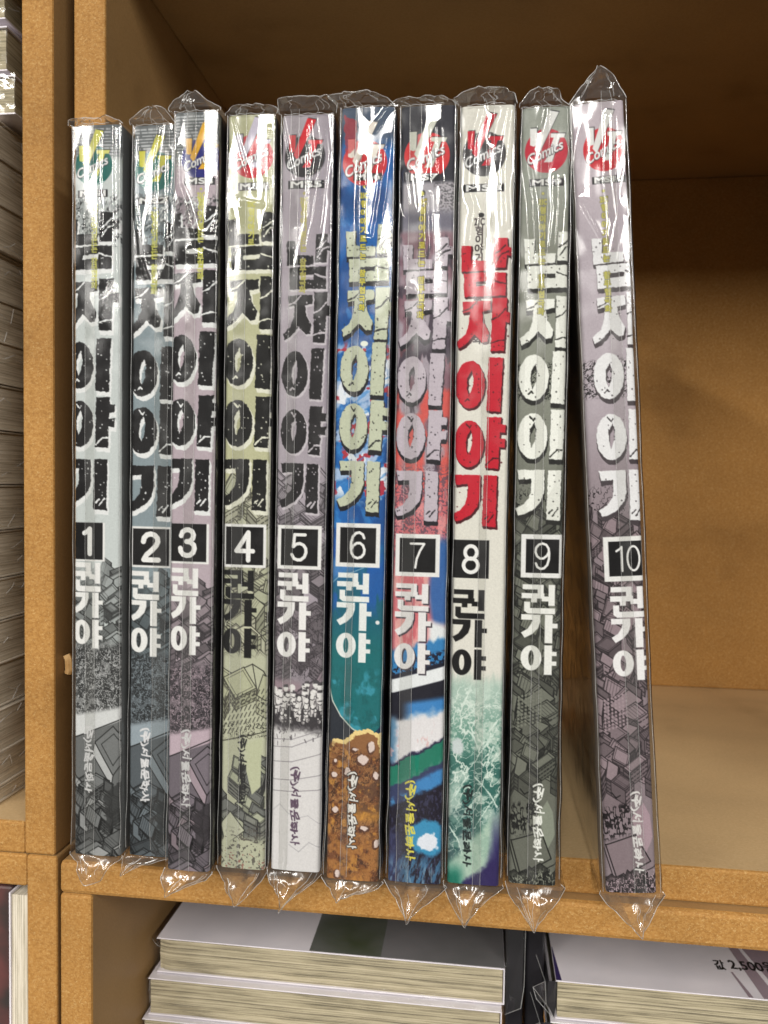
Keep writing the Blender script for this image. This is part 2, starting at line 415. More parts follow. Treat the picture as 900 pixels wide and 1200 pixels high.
def ring(cx, cy, rx, ry): return [(cx+rx*math.cos(a), cy+ry*math.sin(a)) for a in np.linspace(0, 2*math.pi, 41)]
SIX = [(.54,.22),(.48,.08),(.35,.01),(.22,.04),(.10,.17),(.04,.38),(.03,.60),(.06,.80),(.15,.94),(.30,.99),(.44,.94),(.54,.82),(.56,.66),(.50,.50),(.38,.41),(.25,.42),(.12,.52),(.05,.66)]
DIGIT = {'0': [ring(.28, .5, .25, .49)], '1': [[(.40, 1), (.40, .02), (.33, .10), (.18, .19)]],
 '2': [[(.03,.30),(.06,.16),(.16,.05),(.30,.01),(.44,.05),(.54,.16),(.56,.30),(.50,.44),(.36,.60),(.16,.78),(.05,.97),(.58,.97)]],
 '3': [[(.05,.24),(.10,.10),(.22,.02),(.34,.01),(.47,.07),(.53,.20),(.50,.34),(.40,.44),(.26,.46),(.42,.48),(.54,.58),(.57,.72),(.52,.87),(.40,.97),(.27,.99),(.13,.95),(.04,.84),(.02,.72)]],
 '4': [[(.44,1),(.44,.03),(.02,.68),(.60,.68)]],
 '5': [[(.52,.02),(.12,.02),(.07,.48),(.18,.38),(.32,.35),(.46,.41),(.55,.54),(.56,.70),(.50,.86),(.37,.97),(.24,.98),(.10,.93),(.02,.78)]],
 '6': [SIX], '7': [[(.02,.03),(.57,.03),(.40,.32),(.27,.65),(.22,1)]],
 '8': [ring(.30, .25, .22, .24), ring(.30, .73, .27, .26)], '9': [[(.59-x, 1-y) for x, y in SIX]]}
# --- title glyphs (heavy, chipped lettering), drawn in layout units
G_O = [(17.5+17.5*math.cos(t), 27.5+27.5*math.sin(t)) for t in np.linspace(0, 2*math.pi, 40, endpoint=False)]
G_HOLE = [(19.5, 11), (21.5, 20), (20.5, 32), (16.5, 41), (14, 32), (14.5, 20)]
TITLE = {
 'nam': [([(4, 2), (16, 2), (15.5, 19), (40, 20), (40, 31), (5, 32)], None),
         ([(43, -6), (58, -6), (58, 4), (65, 5), (64, 14), (58, 14), (57, 28), (42, 28)], None),
         ([(8, 34), (57, 33), (57, 60), (9, 61)], [(22, 44), (41, 43), (40, 48.5), (22, 49)])],
 'ja': [([(7, 4), (40, 3), (40, 14), (30, 16), (32, 28), (39, 40), (37, 50), (31, 51), (22, 42), (11, 54), (3, 58), (1, 50), (11, 41), (15, 30), (16, 16), (8, 17)], None),
        ([(42, 0), (59, 0), (58.5, 16), (65, 17), (64, 28), (58, 28), (57, 50), (56.5, 61), (41, 61), (41.5, 50)], None)],
 'i': [(G_O, G_HOLE), ([(39, -4), (56, -3.5), (53.5, 59), (37.5, 58)], None)],
 'ya': [(G_O, G_HOLE), ([(38.5, -4), (55, -4), (54.5, 4), (60.5, 5), (60, 14), (54, 14), (53.5, 21), (60.5, 21), (59.5, 31), (53.5, 31), (52.5, 56), (37, 55)], None)],
 'gi': [([(1, 0), (32, 0), (32, 26), (29, 37), (21, 47), (9, 54), (3, 55), (-1, 47), (9, 41), (15, 33), (17, 25), (17, 11), (3, 12)], None),
        ([(36, 0), (51.5, .5), (51, 61), (35, 60)], None)],
}
CRACKS = {'nam': [[(44, 12), (49, 9), (56, 2)], [(45, 22), (52, 12), (60, 9)], [(42, 42), (50, 45), (57, 46)]],
          'ja': [[(8, 15), (16, 12), (24, 4)], [(42, 25), (49, 22), (58, 12)], [(41, 52), (50, 49), (57, 49)]],
          'i': [[(12, 47), (15, 44), (17, 46)]], 'ya': [[(14, 4), (18, 9), (20, 6)], [(38, 52), (46, 44), (52, 44)]],
          'gi': [[(38, 52), (42, 48)], [(42, 55), (48, 47)]]}
AUTHOR = {
 'gwon': [[(1, .5), (24, .5), (24, 12), (17.5, 12), (17.5, 6.2), (1, 6.2)], [(0, 10.5), (25, 10.5), (25, 16.5), (0, 16.5)], [(10.5, 16), (17, 16), (17, 21), (10.5, 21)],
          [(22, 14), (30, 14), (30, 19.5), (22, 19.5)], [(29.5, .5), (36.5, .5), (36.5, 24.5), (29.5, 24.5)], [(3, 20.5), (9.5, 20.5), (9.5, 27.5), (37, 27.5), (37, 34), (7, 34), (3, 31)]],
 'ga': [[(0, 0), (21, 0), (21, 8), (18.5, 16), (12, 23), (4, 27.5), (0, 21.5), (7, 17), (11, 11), (12.5, 6.3), (0, 6.3)], [(26, 0), (34.5, 0), (34.5, 10), (40, 10), (40, 15.5), (34.5, 15.5), (34.5, 33), (26, 33)]],
 'ya': [None, [(26, 0), (34.5, 0), (34.5, 7.5), (39.5, 7.5), (39.5, 12.5), (34.5, 12.5), (34.5, 19), (39.5, 19), (39.5, 24), (34.5, 24), (34.5, 35), (26, 35)]],
}
def title(s, u0, ys, sx, sy, col, shadow, soff, rough=1.1, crack=None, seed=0, a=1.0):
    rnd = random.Random(seed)
    names = ('nam', 'ja', 'i', 'ya', 'gi')
    for stage in (0, 1):
        for n, y0 in zip(names, ys):
            for gi, (P, H) in enumerate(TITLE[n]):
                P = np.array(P, float)*[sx, sy]+[u0, y0]
                Hh = None if H is None else np.array(H, float)*[sx, sy]+[u0, y0]
                if stage == 0:
                    if shadow is None: continue
                    for k in (1.0, .66, .33):
                        s.poly(P+np.array(soff)*k, shadow, rough=rough, seed=seed+gi, hole=None if Hh is None else Hh+np.array(soff)*k, grow=.4)
                else:
                    s.poly(P, col, rough=rough, seed=seed+gi, hole=Hh, a=a)
                    x0, y0_ = P.min(0); x1, y1_ = P.max(0)
                    ck = crack if crack is not None else shadow
                    for _ in range(9):
                        x = rnd.uniform(x0+2, x1-2); y = rnd.uniform(y0_+3, y1_-3)
                        s.ell(x, y, rnd.uniform(.4, 1.1), rnd.uniform(.4, 1.2), ck, a=.9)
            if stage == 1:
                for c in CRACKS[n]:
                    s.line(np.array(c, float)*[sx, sy]+[u0, y0], crack if crack is not None else shadow, 1.7, rough=.8, seed=seed)
def author(s, u0, ys, k, col, shadow=None, ky=None):
    for st in (0, 1):
        if st == 0 and shadow is None: continue
        off = np.array([1.6, 1.8]) if st == 0 else np.zeros(2); c = shadow if st == 0 else col
        for n, y0, y1 in zip(('gwon', 'ga', 'ya'), ys[:3], ys[1:]):
            kv = (y1-y0)/35.0 if n != 'ga' else (y1-y0)/35.5
            for P in AUTHOR[n]:
                if P is None:
                    t = np.linspace(0, 2*math.pi, 30, endpoint=False)
                    O = np.stack([11.5+11.5*np.cos(t), 15.5+15*np.sin(t)], 1)*[k, kv]+[u0, y0]+off
                    Hh = np.stack([11.5+3.0*np.cos(t), 15.5+9*np.sin(t)], 1)*[k, kv]+[u0, y0]+off
                    s.poly(O, c, hole=Hh)
                else:
                    s.poly(np.array(P, float)*[k, kv]+[u0, y0]+off, c)
def number(s, x0, y0, x1, y1, border, txt, bold=0.4, size=None, bc=(228, 228, 226), sides=None, dx=0):
    P = lambda a, b, c, d: [(a, b), (c, b), (c, d), (a, d)]
    if sides: s.poly(P(x0, y0, x1, y1), bc); b = sides
    else: s.poly(P(x0, y0, x1, y1), bc); b = (border,)*4
    s.poly(P(x0+b[0], y0+b[1], x1-b[2], y1-b[3]), (14, 13, 15))
    hh = (size or .60)*(y1-y0); n = len(txt); adv = .66*hh if n == 1 else .60*hh
    cx = (x0+b[0]+x1-b[2])/2+dx; cy = (y0+b[1]+y1-b[3])/2
    for k, ch in enumerate(txt):
        ox = cx-.30*hh+(k-(n-1)/2)*adv
        stroke(s, [[(ox+px*hh, cy-hh/2+py*hh) for px, py in p] for p in DIGIT[ch]], (234, 234, 232), bold*hh)
def logo(s, cx, cy, k, disc, letter, script=(235, 235, 235), edge=(40, 40, 45), wipe=None):
    q = lambda P: np.array(P, float)*k+[cx, cy]
    s.ell(cx, cy, 25*k, 25*k, disc)
    bar = [(-19.5, -26), (-11.4, -26), (-11.9, -6.5), (-15, -5.4), (-19, -7)]
    sl = [(2.7, -45.5), (13.5, -43.3), (-9.2, 4.3), (-14, -2.2)]
    tt = [(4.3, -19.5), (21.7, -19), (20, -14.5), (15.2, -14.5), (6.5, 13), (-3, 13), (0, 9), (8, -14.5), (4.3, -15)]
    for off, c in (((1.2, -1.0), edge), ((0, 0), letter)):
        for P in (bar, tt, sl): s.poly(q(np.array(P)+np.array(off)), c, a=.8 if c is edge else 1)
    s.text('Comics', words('Comics', cx-1, cy+7.5*k, 15.5*k, .95, math.radians(-24), .35), edge, grow=.9, a=.75)
    s.text('Comics', words('Comics', cx-1, cy+6.8*k, 15.5*k, .95, math.radians(-24), .35), script, grow=.30)
def code(s, x0, y0, x1, y1, txt):
    s.poly([(x0, y0), (x1, y0), (x1, y1), (x0, y1)], (34, 33, 36))
    T = glyph_tris(txt); h = T[..., 1].max()-T[..., 1].min(); wd = T[..., 0].max()-T[..., 0].min()
    sz = .74*(y1-y0)/h
    s.text(txt, words(txt, (x0+x1)/2, y1-.17*(y1-y0), sz, .84*(x1-x0)/(wd*sz)), (228, 228, 226), grow=.45)
def publisher(s, u0, y0, y1, h, col, outline=None, lean=0):
    T = glyph_tris('(주)서울문화사'); x0 = T[..., 0].min(); x1 = T[..., 0].max(); k = (y1-y0)/(x1-x0)
    ya = T[..., 1].min(); yb = T[..., 1].max()
    def fn(P):
        t = (P[:, 0]-x0)*k; v = (P[:, 1]-ya)/(yb-ya)
        wob = 1.3*np.sin(t*.42)+.7*np.sin(t*1.1+1)
        return np.stack([u0+v*h*(1+.10*np.sin(t*.23))+lean*t/(y1-y0)+wob*.6, y0+t+.9*np.sin(v*5+t*.3)], 1)
    if outline is not None: s.text('(주)서울문화사', fn, outline, grow=1.5, a=.9)
    s.text('(주)서울문화사', fn, col, grow=.5)
def strap(s, u, y0, y1, size, col, lines=('•', '21C', '형', '이', '야', '기', '로', '드', '는', ' ', '참', '무', '협', '극', '화'), out=None):
    n = len(lines)
    for i, c in enumerate(lines):
        if c == ' ': continue
        y = y0+(y1-y0)*(i+.85)/n
        f = words(c, u, y, size, .62 if c == '21C' else 1.0)
        if out is not None: s.text(c, f, out, grow=1.2, a=.8)
        s.text(c, f, col, grow=.38)
def fineprint(s, y0, y1, col, a=.6, pitch=4.0, seed=1):
    """rows of print too small to read"""
    r = ((s.Y-y0) % pitch)/pitch
    n = vn(s.U*.9, np.floor((s.Y-y0)/pitch)*7.7, seed)
    f = (r < .52)*(n > .32)*(s.Y > y0)*(s.Y < y1)*sm(0, 3, s.U)*(1-sm(s.W-3, s.W, s.U))
    s.fill(f*a, col)
def scribble(s, f, col, sc=.35, th=.035, seed=0, ang=0.0, o=3):
    """fine pen scratches: zero lines of a noise field"""
    x = s.U*math.cos(ang)+s.Y*math.sin(ang); y = -s.U*math.sin(ang)+s.Y*math.cos(ang)
    n = fbm(x*sc, y*sc*.55, seed, o)
    s.fill((1-sm(th*.5, th, np.abs(n-.5)))*f, col)
def town(s, y0, y1, seed, ink, tones, n=26, size=(16, 34), a=1.0, flip=False):
    """pen drawing of tightly packed roofs and facades seen from above"""
    R = random.Random(seed); items = []
    for _ in range(n): items.append((R.uniform(y0-6, y1+6), R.uniform(-8, s.W+8)))
    items.sort()
    for cy, cx in items:
        th = math.radians(R.choice((-28, -32, 34, 40, -36))*(-1 if flip else 1)+R.uniform(-5, 5)); ph = th+math.radians(R.uniform(62, 88))
        A = np.array([math.cos(th), math.sin(th)])*R.uniform(*size); B = np.array([math.cos(ph), math.sin(ph)])*R.uniform(size[0]*.7, size[1]*.8)
        o = np.array([cx, cy])-A/2-B/2; tone = R.choice(tones)
        roof = [o, o+A, o+A+B, o+B]; hgt = R.uniform(8, 26)
        low = sorted(roof, key=lambda p: p[1])[-1]; i = [k for k in range(4) if roof[k] is low][0]
        for nb in (roof[(i+1) % 4], roof[(i-1) % 4]):
            fa = [low, nb, nb+[0, hgt], low+[0, hgt]]; ft = R.choice(tones)
            s.poly(fa, np.array(ft)*R.uniform(.72, 1.0), a=a); s.line(fa+[fa[0]], ink, .9, a=.9*a)
            if R.random() < .8:
                m = R.randint(2, 4); q = R.randint(4, 7)
                for r_ in range(m):
                    for c_ in range(q):
                        f0 = (c_+.25)/q; f1 = (c_+.75)/q; g = (r_+.55)/(m+.3)
                        s.line([low+(nb-low)*f0+[0, hgt*g], low+(nb-low)*f1+[0, hgt*g]], ink, R.uniform(1.0, 2.0), a=.85*a)
        s.poly(roof, tone, a=a); s.line(roof+[roof[0]], ink, 1.1, a=a)
        c = sum(roof)/4
        if R.random() < .7:
            inn = [c+(p-c)*.78 for p in roof]; s.line(inn+[inn[0]], ink, .7, a=.8*a)
        if R.random() < .4:
            for k in range(1, R.randint(3, 7)):
                f = k/7; s.line([o+A*f, o+A*f+B], ink, .6, a=.6*a)

# ------------------------------------------------------------------ the ten volumes' artwork
LAY = {  # layout outline of each spine: top-left, top-right, bottom-left, bottom-right
 1: ((87,147),(143,147),(86,1001),(142,1003)), 2: ((157,150),(209,150),(150,1003),(201,1003)),
 3: ((205,131),(256,131),(195,1018),(247,1020)), 4: ((268,137),(322,135),(257,1017),(311,1020)),
 5: ((331,140),(391,138),(317,1022),(375,1025)), 6: ((402,124),(463,122),(380,1027),(445,1029)),
 7: ((472,123),(533,122),(452,1032),(518,1034)), 8: ((541,124),(603,123),(523,1034),(586,1037)),
 9: ((615,127),(667,126),(593,1035),(654,1038)), 10: ((671,125),(731,121),(709,1047),(772,1049))}
def xl(b, y):
    a, _, c, _ = LAY[b]; return a[0]+(c[0]-a[0])*(y-a[1])/(c[1]-a[1])
def xr(b, y):
    _, a, _, c = LAY[b]; return a[0]+(c[0]-a[0])*(y-a[1])/(c[1]-a[1])
def T_(b, pts): return [(x-xl(b, y), y) for x, y in pts]

def art_grey(s, b, base, dark, pale, disc, letter, cy, lx, codey, codetxt, tu, tys, tsx, tsy, box, boxt, au, ay, pub, low, roof0):
    """volumes 1 to 3 share one drawing in three tints"""
    base = np.array(base); dark = np.array(dark); pale = np.array(pale); seed = 11
    s.C[:] = base/255.
    k = roof0-850
    s.fill((1-sm(172+k*.3, 196+k*.3, s.Y+6*(fbm(s.U*.1, s.Y*.1, 4)-.5)*4)), np.array([104, 108, 110])*.95)
    fineprint(s, s.Y0+4, 196, (196, 200, 202), .65, 3.6)
    s.fill(sm(226, 236, s.Y)*(1-sm(262, 285, s.Y))*.55*fbm(s.U*.25, s.Y*.25, 5), (60, 62, 64))
    scribble(s, sm(222, 232, s.Y)*(1-sm(276, 300, s.Y)), (52, 54, 56), .22, .05, 7)
    scribble(s, sm(222, 232, s.Y)*(1-sm(262, 280, s.Y)), (226, 230, 230), .16, .03, 19, .8)
    logo(s, lx, cy, .90, disc, letter)
    code(s, lx-19, codey, lx+17, codey+8.5, codetxt)
    # drawing lower half
    y = s.Y-k
    edge = 560+s.U*(-.5)+60*(fbm(s.U*.08, s.Y*.03, 31)-.5)
    right = sm(.55*s.W, .75*s.W, s.U)*sm(595, 640, y)
    town(s, 655+k, 745+k, seed+2, dark*.4, [base*.80, base*.64, base*.54], 40, (9, 22), .95)
    s.fill((1-right)*sm(560, 600, y)*(1-sm(640, 700, y))*.95, base)
    fol = sm(742, 758, y+8*(fbm(s.U*.2, s.Y*.2, 8)-.5))*(1-sm(838, 850, y+s.U*.18))
    s.fill(fol, dark*.62)
    scribble(s, fol, pale*.80, .30, .055, 41); scribble(s, fol*.9, dark*.25, .45, .07, 43, .6); scribble(s, fol*.8, pale*.9, .5, .03, 47, 1.1)
    s.fill(fol*(fbm(s.U*.12, s.Y*.12, 77) > .62)*.5, pale*.85)
    flat = sm(836, 842, y+s.U*.2)*(1-sm(858, 860, y+s.U*.35-6))
    s.fill(sm(830, 838, y+s.U*.2), pale)
    roofs = sm(856, 858, y+s.U*.38-4)
    s.fill(roofs, dark*.95)
    for (c, o1) in ((0, 0),):
        q = lambda P: [(u, v+k) for u, v in P]
        s.line(q([(0, 862), (s.W, 838)]), dark*.3, 1.4)
        s.poly(q([(26, 866), (48, 846), (70, 872), (48, 905)]), dark*1.05); s.line(q([(26, 866), (48, 846), (70, 872), (48, 905), (26, 866)]), dark*.3, 1.2)
        s.poly(q([(26, 866), (48, 905), (46, 918), (23, 880)]), pale*.86); s.line(q([(26, 866), (48, 905), (46, 918), (23, 880), (26, 866)]), dark*.3, 1.1)
        s.line(q([(34, 868), (49, 855), (62, 872), (48, 893), (34, 868)]), dark*.35, 1)
    town(s, 918+k, 1012+k, seed+5, dark*.2, [dark*1.05, dark*.7, pale*.74, dark*.9], 34, (12, 28), 1.0)
    s.poly([(s.W-20, 930+k), (s.W+3, 910+k), (s.W+3, 955+k), (s.W-14, 975+k)], dark*.45, rough=3, a=.8)
    if tys:
        title(s, tu, tys, tsx, tsy, (18, 17, 19), (226, 228, 228), (2.0, 5.0), 1.2, (226, 228, 228), seed=b)
    strap(s, lx+1, codey+10, tys[1]+12, 8.5, (196, 196, 90))
    number(s, *box, 0, boxt, bold=.19, sides=low, size=.66)
    author(s, au, ay, .92, (230, 230, 228))
    publisher(s, pub[0], pub[1], pub[2], 11, (216, 216, 218))

def paint_noise(s, sx, sy, seed, o=4, ang=0.0):
    x = s.U*math.cos(ang)+s.Y*math.sin(ang); y = -s.U*math.sin(ang)+s.Y*math.cos(ang)
    return fbm(x*sx, y*sy, seed, o)

def art(b, wmm, hmm=188.0):
    a, t2, c, d = LAY[b]
    W = ((t2[0]-a[0])+(d[0]-c[0]))/2; Y0 = (a[1]+t2[1])/2; Y1 = (c[1]+d[1])/2
    s = Sheet(W, Y0, Y1, wmm, hmm)
    UU, YY = s.U, s.Y
    if b == 1:
        art_grey(s, 1, (196, 203, 202), (108, 110, 110), (206, 208, 208), (24, 98, 90), (206, 204, 104), 193, 24, 220.5, 'MS1',
                 -11, (252, 322, 395, 463, 531), 1.0, .98, (-2, 605.5, 38, 651), '1', -1, (652, 688, 720, 754), (12, 847, 926), (0, 0, 2.5, 2), 850)
    elif b == 2:
        art_grey(s, 2, (132, 146, 152), (88, 95, 100), (146, 158, 166), (30, 104, 96), (200, 196, 66), 202, 24, 231, 'MS2',
                 -5, (266, 331, 406, 472, 540), 1.0, .98, (0, 611, 47, 659), '2', 0, (663, 698, 730, 764), (13, 849, 938), (2.5, 2.5, 2, 2.5), 862)
    elif b == 3:
        art_grey(s, 3, (178, 164, 172), (112, 104, 112), (184, 166, 176), (38, 40, 118), (222, 168, 48), 184, 32, 205, 'MS3',
                 -7, (243, 310, 385, 459, 529), 1.03, 1.0, (-1, 605, 47, 652), '3', 1, (657, 691, 725.5, 760), (16, 849, 942), (0, 0, 3, 2.5), 872)
    elif b == 4:
        base = np.array([188, 188, 152.]); s.C[:] = base/255
        s.fill(.25*fbm(UU*.03, YY*.012, 3), (150, 152, 118))
        lower = sm(560, 610, YY+60*(fbm(UU*.06, YY*.03, 9)-.5))
        s.fill(lower, (184, 186, 164))
        town(s, 570, 655, 21, (70, 68, 60), [(170, 172, 148), (190, 190, 168), (156, 156, 138)], 12, (16, 34))
        town(s, 660, 770, 22, (58, 56, 50), [(176, 178, 152), (192, 192, 168), (168, 170, 146)], 34, (11, 26))
        s.fill(sm(752, 768, YY), (182, 184, 160))
        q = lambda P: T_(4, P)
        s.line(q([(262, 806), (272, 784), (297, 772), (310, 780), (322, 810)]), (50, 48, 44), 1.3); s.line(q([(297, 772), (303, 808)]), (50, 48, 44), 1.1)
        town(s, 785, 800, 23, (60, 58, 52), [(176, 178, 150), (190, 192, 164)], 4, (20, 36))
        for r_ in range(6):
            for c_ in range(11):
                x = 3+c_*5; y = 812+r_*8-c_*1.2
                s.line([(x+2.5, y), (x, y+5.5)], (60, 58, 52), 1.1)
        scribble(s, sm(838, 846, YY)*(1-sm(856, 866, YY)), (60, 58, 52), .4, .06, 5)
        s.line([(0, 866), (s.W, 852)], (60, 58, 52), 1.2)
        s.poly([(26, 864), (s.W-3, 858), (s.W-4, 915), (34, 928)], (186, 189, 162))
        town(s, 890, 955, 27, (46, 46, 46), [(128, 130, 122), (168, 172, 150), (110, 112, 108)], 18, (10, 24), flip=True)
        s.poly([(30, 868), (s.W-5, 860), (s.W-6, 918), (38, 928), (31, 900)], (184, 188, 158)); 
        s.poly([(0, 966), (12, 950), (30, 972), (8, 990)], (184, 186, 164)); s.line([(0, 966), (12, 950), (30, 972), (8, 990)], (50, 50, 46), 1.1)
        s.fill(sm(975, 990, YY), (178, 180, 156))
        n = paint_noise(s, .28, .28, 71, 2)
        s.fill(sm(968, 990, YY+UU*.3)*sm(.60, .66, paint_noise(s, .42, .42, 71, 2))*.85, (84, 80, 74)); s.fill(sm(990, 1002, YY)*(paint_noise(s, .25, .3, 75, 2) > .66)*.8, (140, 92, 84))
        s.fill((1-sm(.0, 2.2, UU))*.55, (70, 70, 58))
        logo(s, 29, 183, .98, (192, 36, 50), (196, 190, 206))
        code(s, 12.5, 212.5, 49, 221.5, 'MS4')
        title(s, -3, (252, 320, 391, 462, 531), 1.04, .99, (18, 18, 17), (222, 222, 205), (2.6, 4.6), 1.1, (222, 222, 205), 4)
        strap(s, 29, 224, 285, 8.5, (196, 194, 96), lines=('•', '21C', '형', '이', '야', '기', '로'))
        number(s, 0, 607, 51, 658, 3.2, '4', bold=.16, size=.66)
        author(s, 0, (661, 696, 730, 765), 1.02, (14, 14, 14))
        publisher(s, 20, 857, 941, 10, (44, 44, 44))
    elif b == 5:
        s.C[:] = np.array([172, 164, 172])/255
        s.fill(.35*fbm(UU*.05, YY*.01, 3), (140, 132, 142))
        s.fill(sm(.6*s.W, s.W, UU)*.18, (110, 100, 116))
        town(s, 560, 660, 31, (62, 58, 62), [(146, 140, 146), (128, 122, 128), (158, 150, 158)], 26, (12, 26))
        s.fill(sm(540, 500, YY)*0, (0, 0, 0))
        town(s, 662, 770, 32, (52, 48, 52), [(120, 113, 118), (104, 98, 102), (134, 126, 132)], 42, (10, 23))
        s.fill(sm(690, 720, YY)*.35, (96, 88, 94))
        scribble(s, sm(700, 720, YY)*(1-sm(785, 800, YY)), (56, 52, 56), .42, .06, 33)
        s.fill(sm(788, 800, YY+UU*-.1)*(1-sm(.5*s.W, .62*s.W, UU)), (146, 128, 136)); town(s, 800, 812, 35, (70, 62, 68), [(140, 126, 134), (122, 112, 118)], 5, (18, 32))
        s.fill(sm(806, 810, YY+(UU-20)*.25-6), (60, 57, 60))
        R = random.Random(5)
        for row in range(6):
            for i in range(8-row//3):
                k = (1.25-row*.16)*R.uniform(.75, 1.15); x = i*8.5+R.uniform(-3.5, 3.5)+row*2; y = 806+row*7.5-x*.12+R.uniform(-3, 3)
                s.ell(x+R.uniform(-1, 1), y+9*k, 3.6*k, 6.5*k, (206, 203, 202), rough=1.2, seed=i+row*9); s.ell(x, y, 2.7*k, 3.2*k, (222, 220, 218), rough=.6, seed=i)
                s.line([(x-3.2*k, y+3.4*k), (x, y+4.6*k), (x+3.2*k, y+3.2*k)], (60, 57, 60), .9)
                s.line([(x-3.4*k, y+6*k), (x-2.6*k, y+14*k)], (66, 62, 66), .9); s.line([(x+3.4*k, y+6*k), (x+2.2*k, y+13*k)], (66, 62, 66), 1.1)
                if R.random() < .5: s.ell(x+R.uniform(-2, 2), y+R.uniform(4, 14), R.uniform(1, 2.2), R.uniform(1.2, 3), (70, 66, 70), rough=1)
                if R.random() < .4: s.poly([(x-2.6*k, y-1), (x-2*k, y-3.6*k), (x+2*k, y-3.6*k), (x+2.6*k, y-1)], (74, 70, 74), rough=.6)
        lowp = sm(846, 858, YY+7*(fbm(UU*.3, YY*.3, 6)-.5)-UU*.06)
        s.fill(lowp, (214, 212, 212))
        for _ in range(34):
            x = R.uniform(1, s.W-2); y = 846+abs(R.gauss(0, 12)); s.line([(x, y), (x+R.uniform(-2, 2), y+R.uniform(1, 5))], (92, 88, 92), R.uniform(.8, 2.2), a=.8)
        for y0, tl in ((858, 14), (866, 16), (886, 12), (910, 8), (926, 4)): s.line([(0, y0+tl*.6), (s.W*.4, y0+tl*.55), (s.W, y0-tl*.4)], (120, 116, 122), .9, a=.8)
        s.line([(2, 952), (10, 944), (20, 954), (30, 960), (44, 956), (s.W, 966)], (178, 176, 180), .8); s.line([(22, 992), (34, 1000), (46, 988), (s.W, 994)], (170, 168, 172), .9)
        logo(s, 27, 186, .95, (52, 50, 54), (204, 36, 46))
        code(s, 8, 213, 50, 222.5, 'MS5')
        title(s, 4, (280, 341, 409, 476, 539), .88, .95, (34, 32, 34), (196, 190, 196), (1.6, 2.0), 1.0, (190, 184, 190), 5)
        strap(s, 27, 224, 342, 8.5, (178, 172, 92))
        number(s, 2.5, 611.5, 54.5, 663, 4.2, '5', bold=.12, size=.60)
        author(s, 3.5, (667, 702, 737, 772), 1.0, (232, 231, 230))
        publisher(s, 22, 898, 992, 11, (92, 74, 92))
    elif b == 6:
        s.C[:] = np.array([28, 96, 168])/255
        n1 = paint_noise(s, .05, .02, 3, 4, .3); n2 = paint_noise(s, .12, .05, 9, 4, -.5)
        s.fill(sm(.45, .65, n1)*.7, (18, 66, 128)); s.fill(sm(.55, .75, n2)*.55, (58, 138, 206))
        s.fill((1-sm(150, 175, YY)), (70, 84, 104)); 
        s.fill((1-sm(235, 262, YY))*sm(205, 225, YY)*.6, (20, 58, 110))
        mid = sm(385, 402, YY)*(1-sm(560, 585, YY))
        blob = paint_noise(s, .055, .035, 21, 4, .6)
        s.fill(mid*sm(.44, .56, blob)*.9, (176, 196, 224)); s.fill(mid*sm(.56, .64, paint_noise(s, .07, .05, 25, 4, -.4)), (222, 228, 236))
        s.fill(mid*sm(.60, .66, paint_noise(s, .08, .06, 29, 3, .2))*.9, (36, 60, 120))
        s.fill(mid*sm(.66, .72, paint_noise(s, .09, .09, 33, 3)), (170, 52, 66)); s.fill(mid*sm(.62, .70, paint_noise(s, .3, .05, 35, 3, 1.0))*.6, (60, 132, 200))
        s.ell(33, 393, 4.5, 3.2, (222, 228, 216)); s.ell(40, 566, 3, 5, (178, 48, 60), rough=2); s.ell(s.W-6, 560, 4, 9, (168, 44, 66), rough=2)
        tl = sm(640, 700, YY+UU*.5)
        s.fill(tl, (20, 92, 112)); s.fill(sm(600, 640, YY)*(1-sm(690, 720, YY))*sm(.48, .62, paint_noise(s, .1, .04, 41, 4))*.7, (30, 86, 178))
        s.fill(sm(700, 760, YY), (22, 104, 108))
        s.fill(sm(640, 650, YY)*(1-sm(664, 672, YY+UU*.4))*(1-sm(22, 30, UU))*.6, (90, 140, 190))
        bl = paint_noise(s, .09, .06, 47, 4)
        s.fill(sm(770, 785, YY)*sm(.50, .66, bl)*.75, (66, 156, 178)); s.fill(sm(700, 880, YY)*sm(.58, .7, paint_noise(s, .12, .08, 49, 4))*.5, (14, 78, 80))
        s.poly([(-2, 800), (2, 812), (14, 832), (28, 846), (42, 854), (40, 880), (-2, 880)], (44, 48, 56)); s.poly([(s.W+2, 838), (54, 850), (42, 856), (42, 880), (s.W+2, 880)], (16, 46, 74))
        s.line([(0, 800), (4, 814), (14, 831), (28, 845), (42, 853)], (196, 200, 190), 1.4)
        s.line([(-1, 674), (10, 664), (24, 660), (38, 654)], (178, 200, 214), 1.2, a=.6)
        bread = T_(6, [(381, 874), (392, 862), (404, 862), (418, 850), (432, 847), (446, 853), (448, 872), (448, 1032), (378, 1032)])
        s.poly(bread, (140, 96, 60), rough=1.5); s.line(bread[:7], (232, 206, 140), 5.0, rough=2); 
        inb = sm(862, 872, YY+UU*-.25+4)
        tex = paint_noise(s, .10, .12, 53, 4)
        s.fill(inb*sm(.40, .58, tex)*.85, (108, 66, 42)); s.fill(inb*sm(.58, .7, paint_noise(s, .16, .16, 55, 4))*.7, (80, 52, 36)); scribble(s, inb*.8, (66, 44, 34), .22, .05, 91, .7); scribble(s, inb*.5, (206, 160, 104), .3, .03, 93, .2); s.fill(inb*sm(.6, .72, paint_noise(s, .14, .1, 57, 4))*.6, (216, 156, 70))
        s.fill(sm(930, 945, YY)*(1-sm(948, 962, YY))*sm(20, 40, UU)*.6, (208, 148, 60)); s.fill(sm(962, 985, YY)*.55*(1-sm(.5, .66, tex)), (170, 114, 58))
        s.fill(sm(885, 895, YY)*(1-sm(940, 952, YY))*sm(30, 44, UU)*sm(.42, .58, paint_noise(s, .13, .13, 59, 4))*.8, (92, 64, 48))
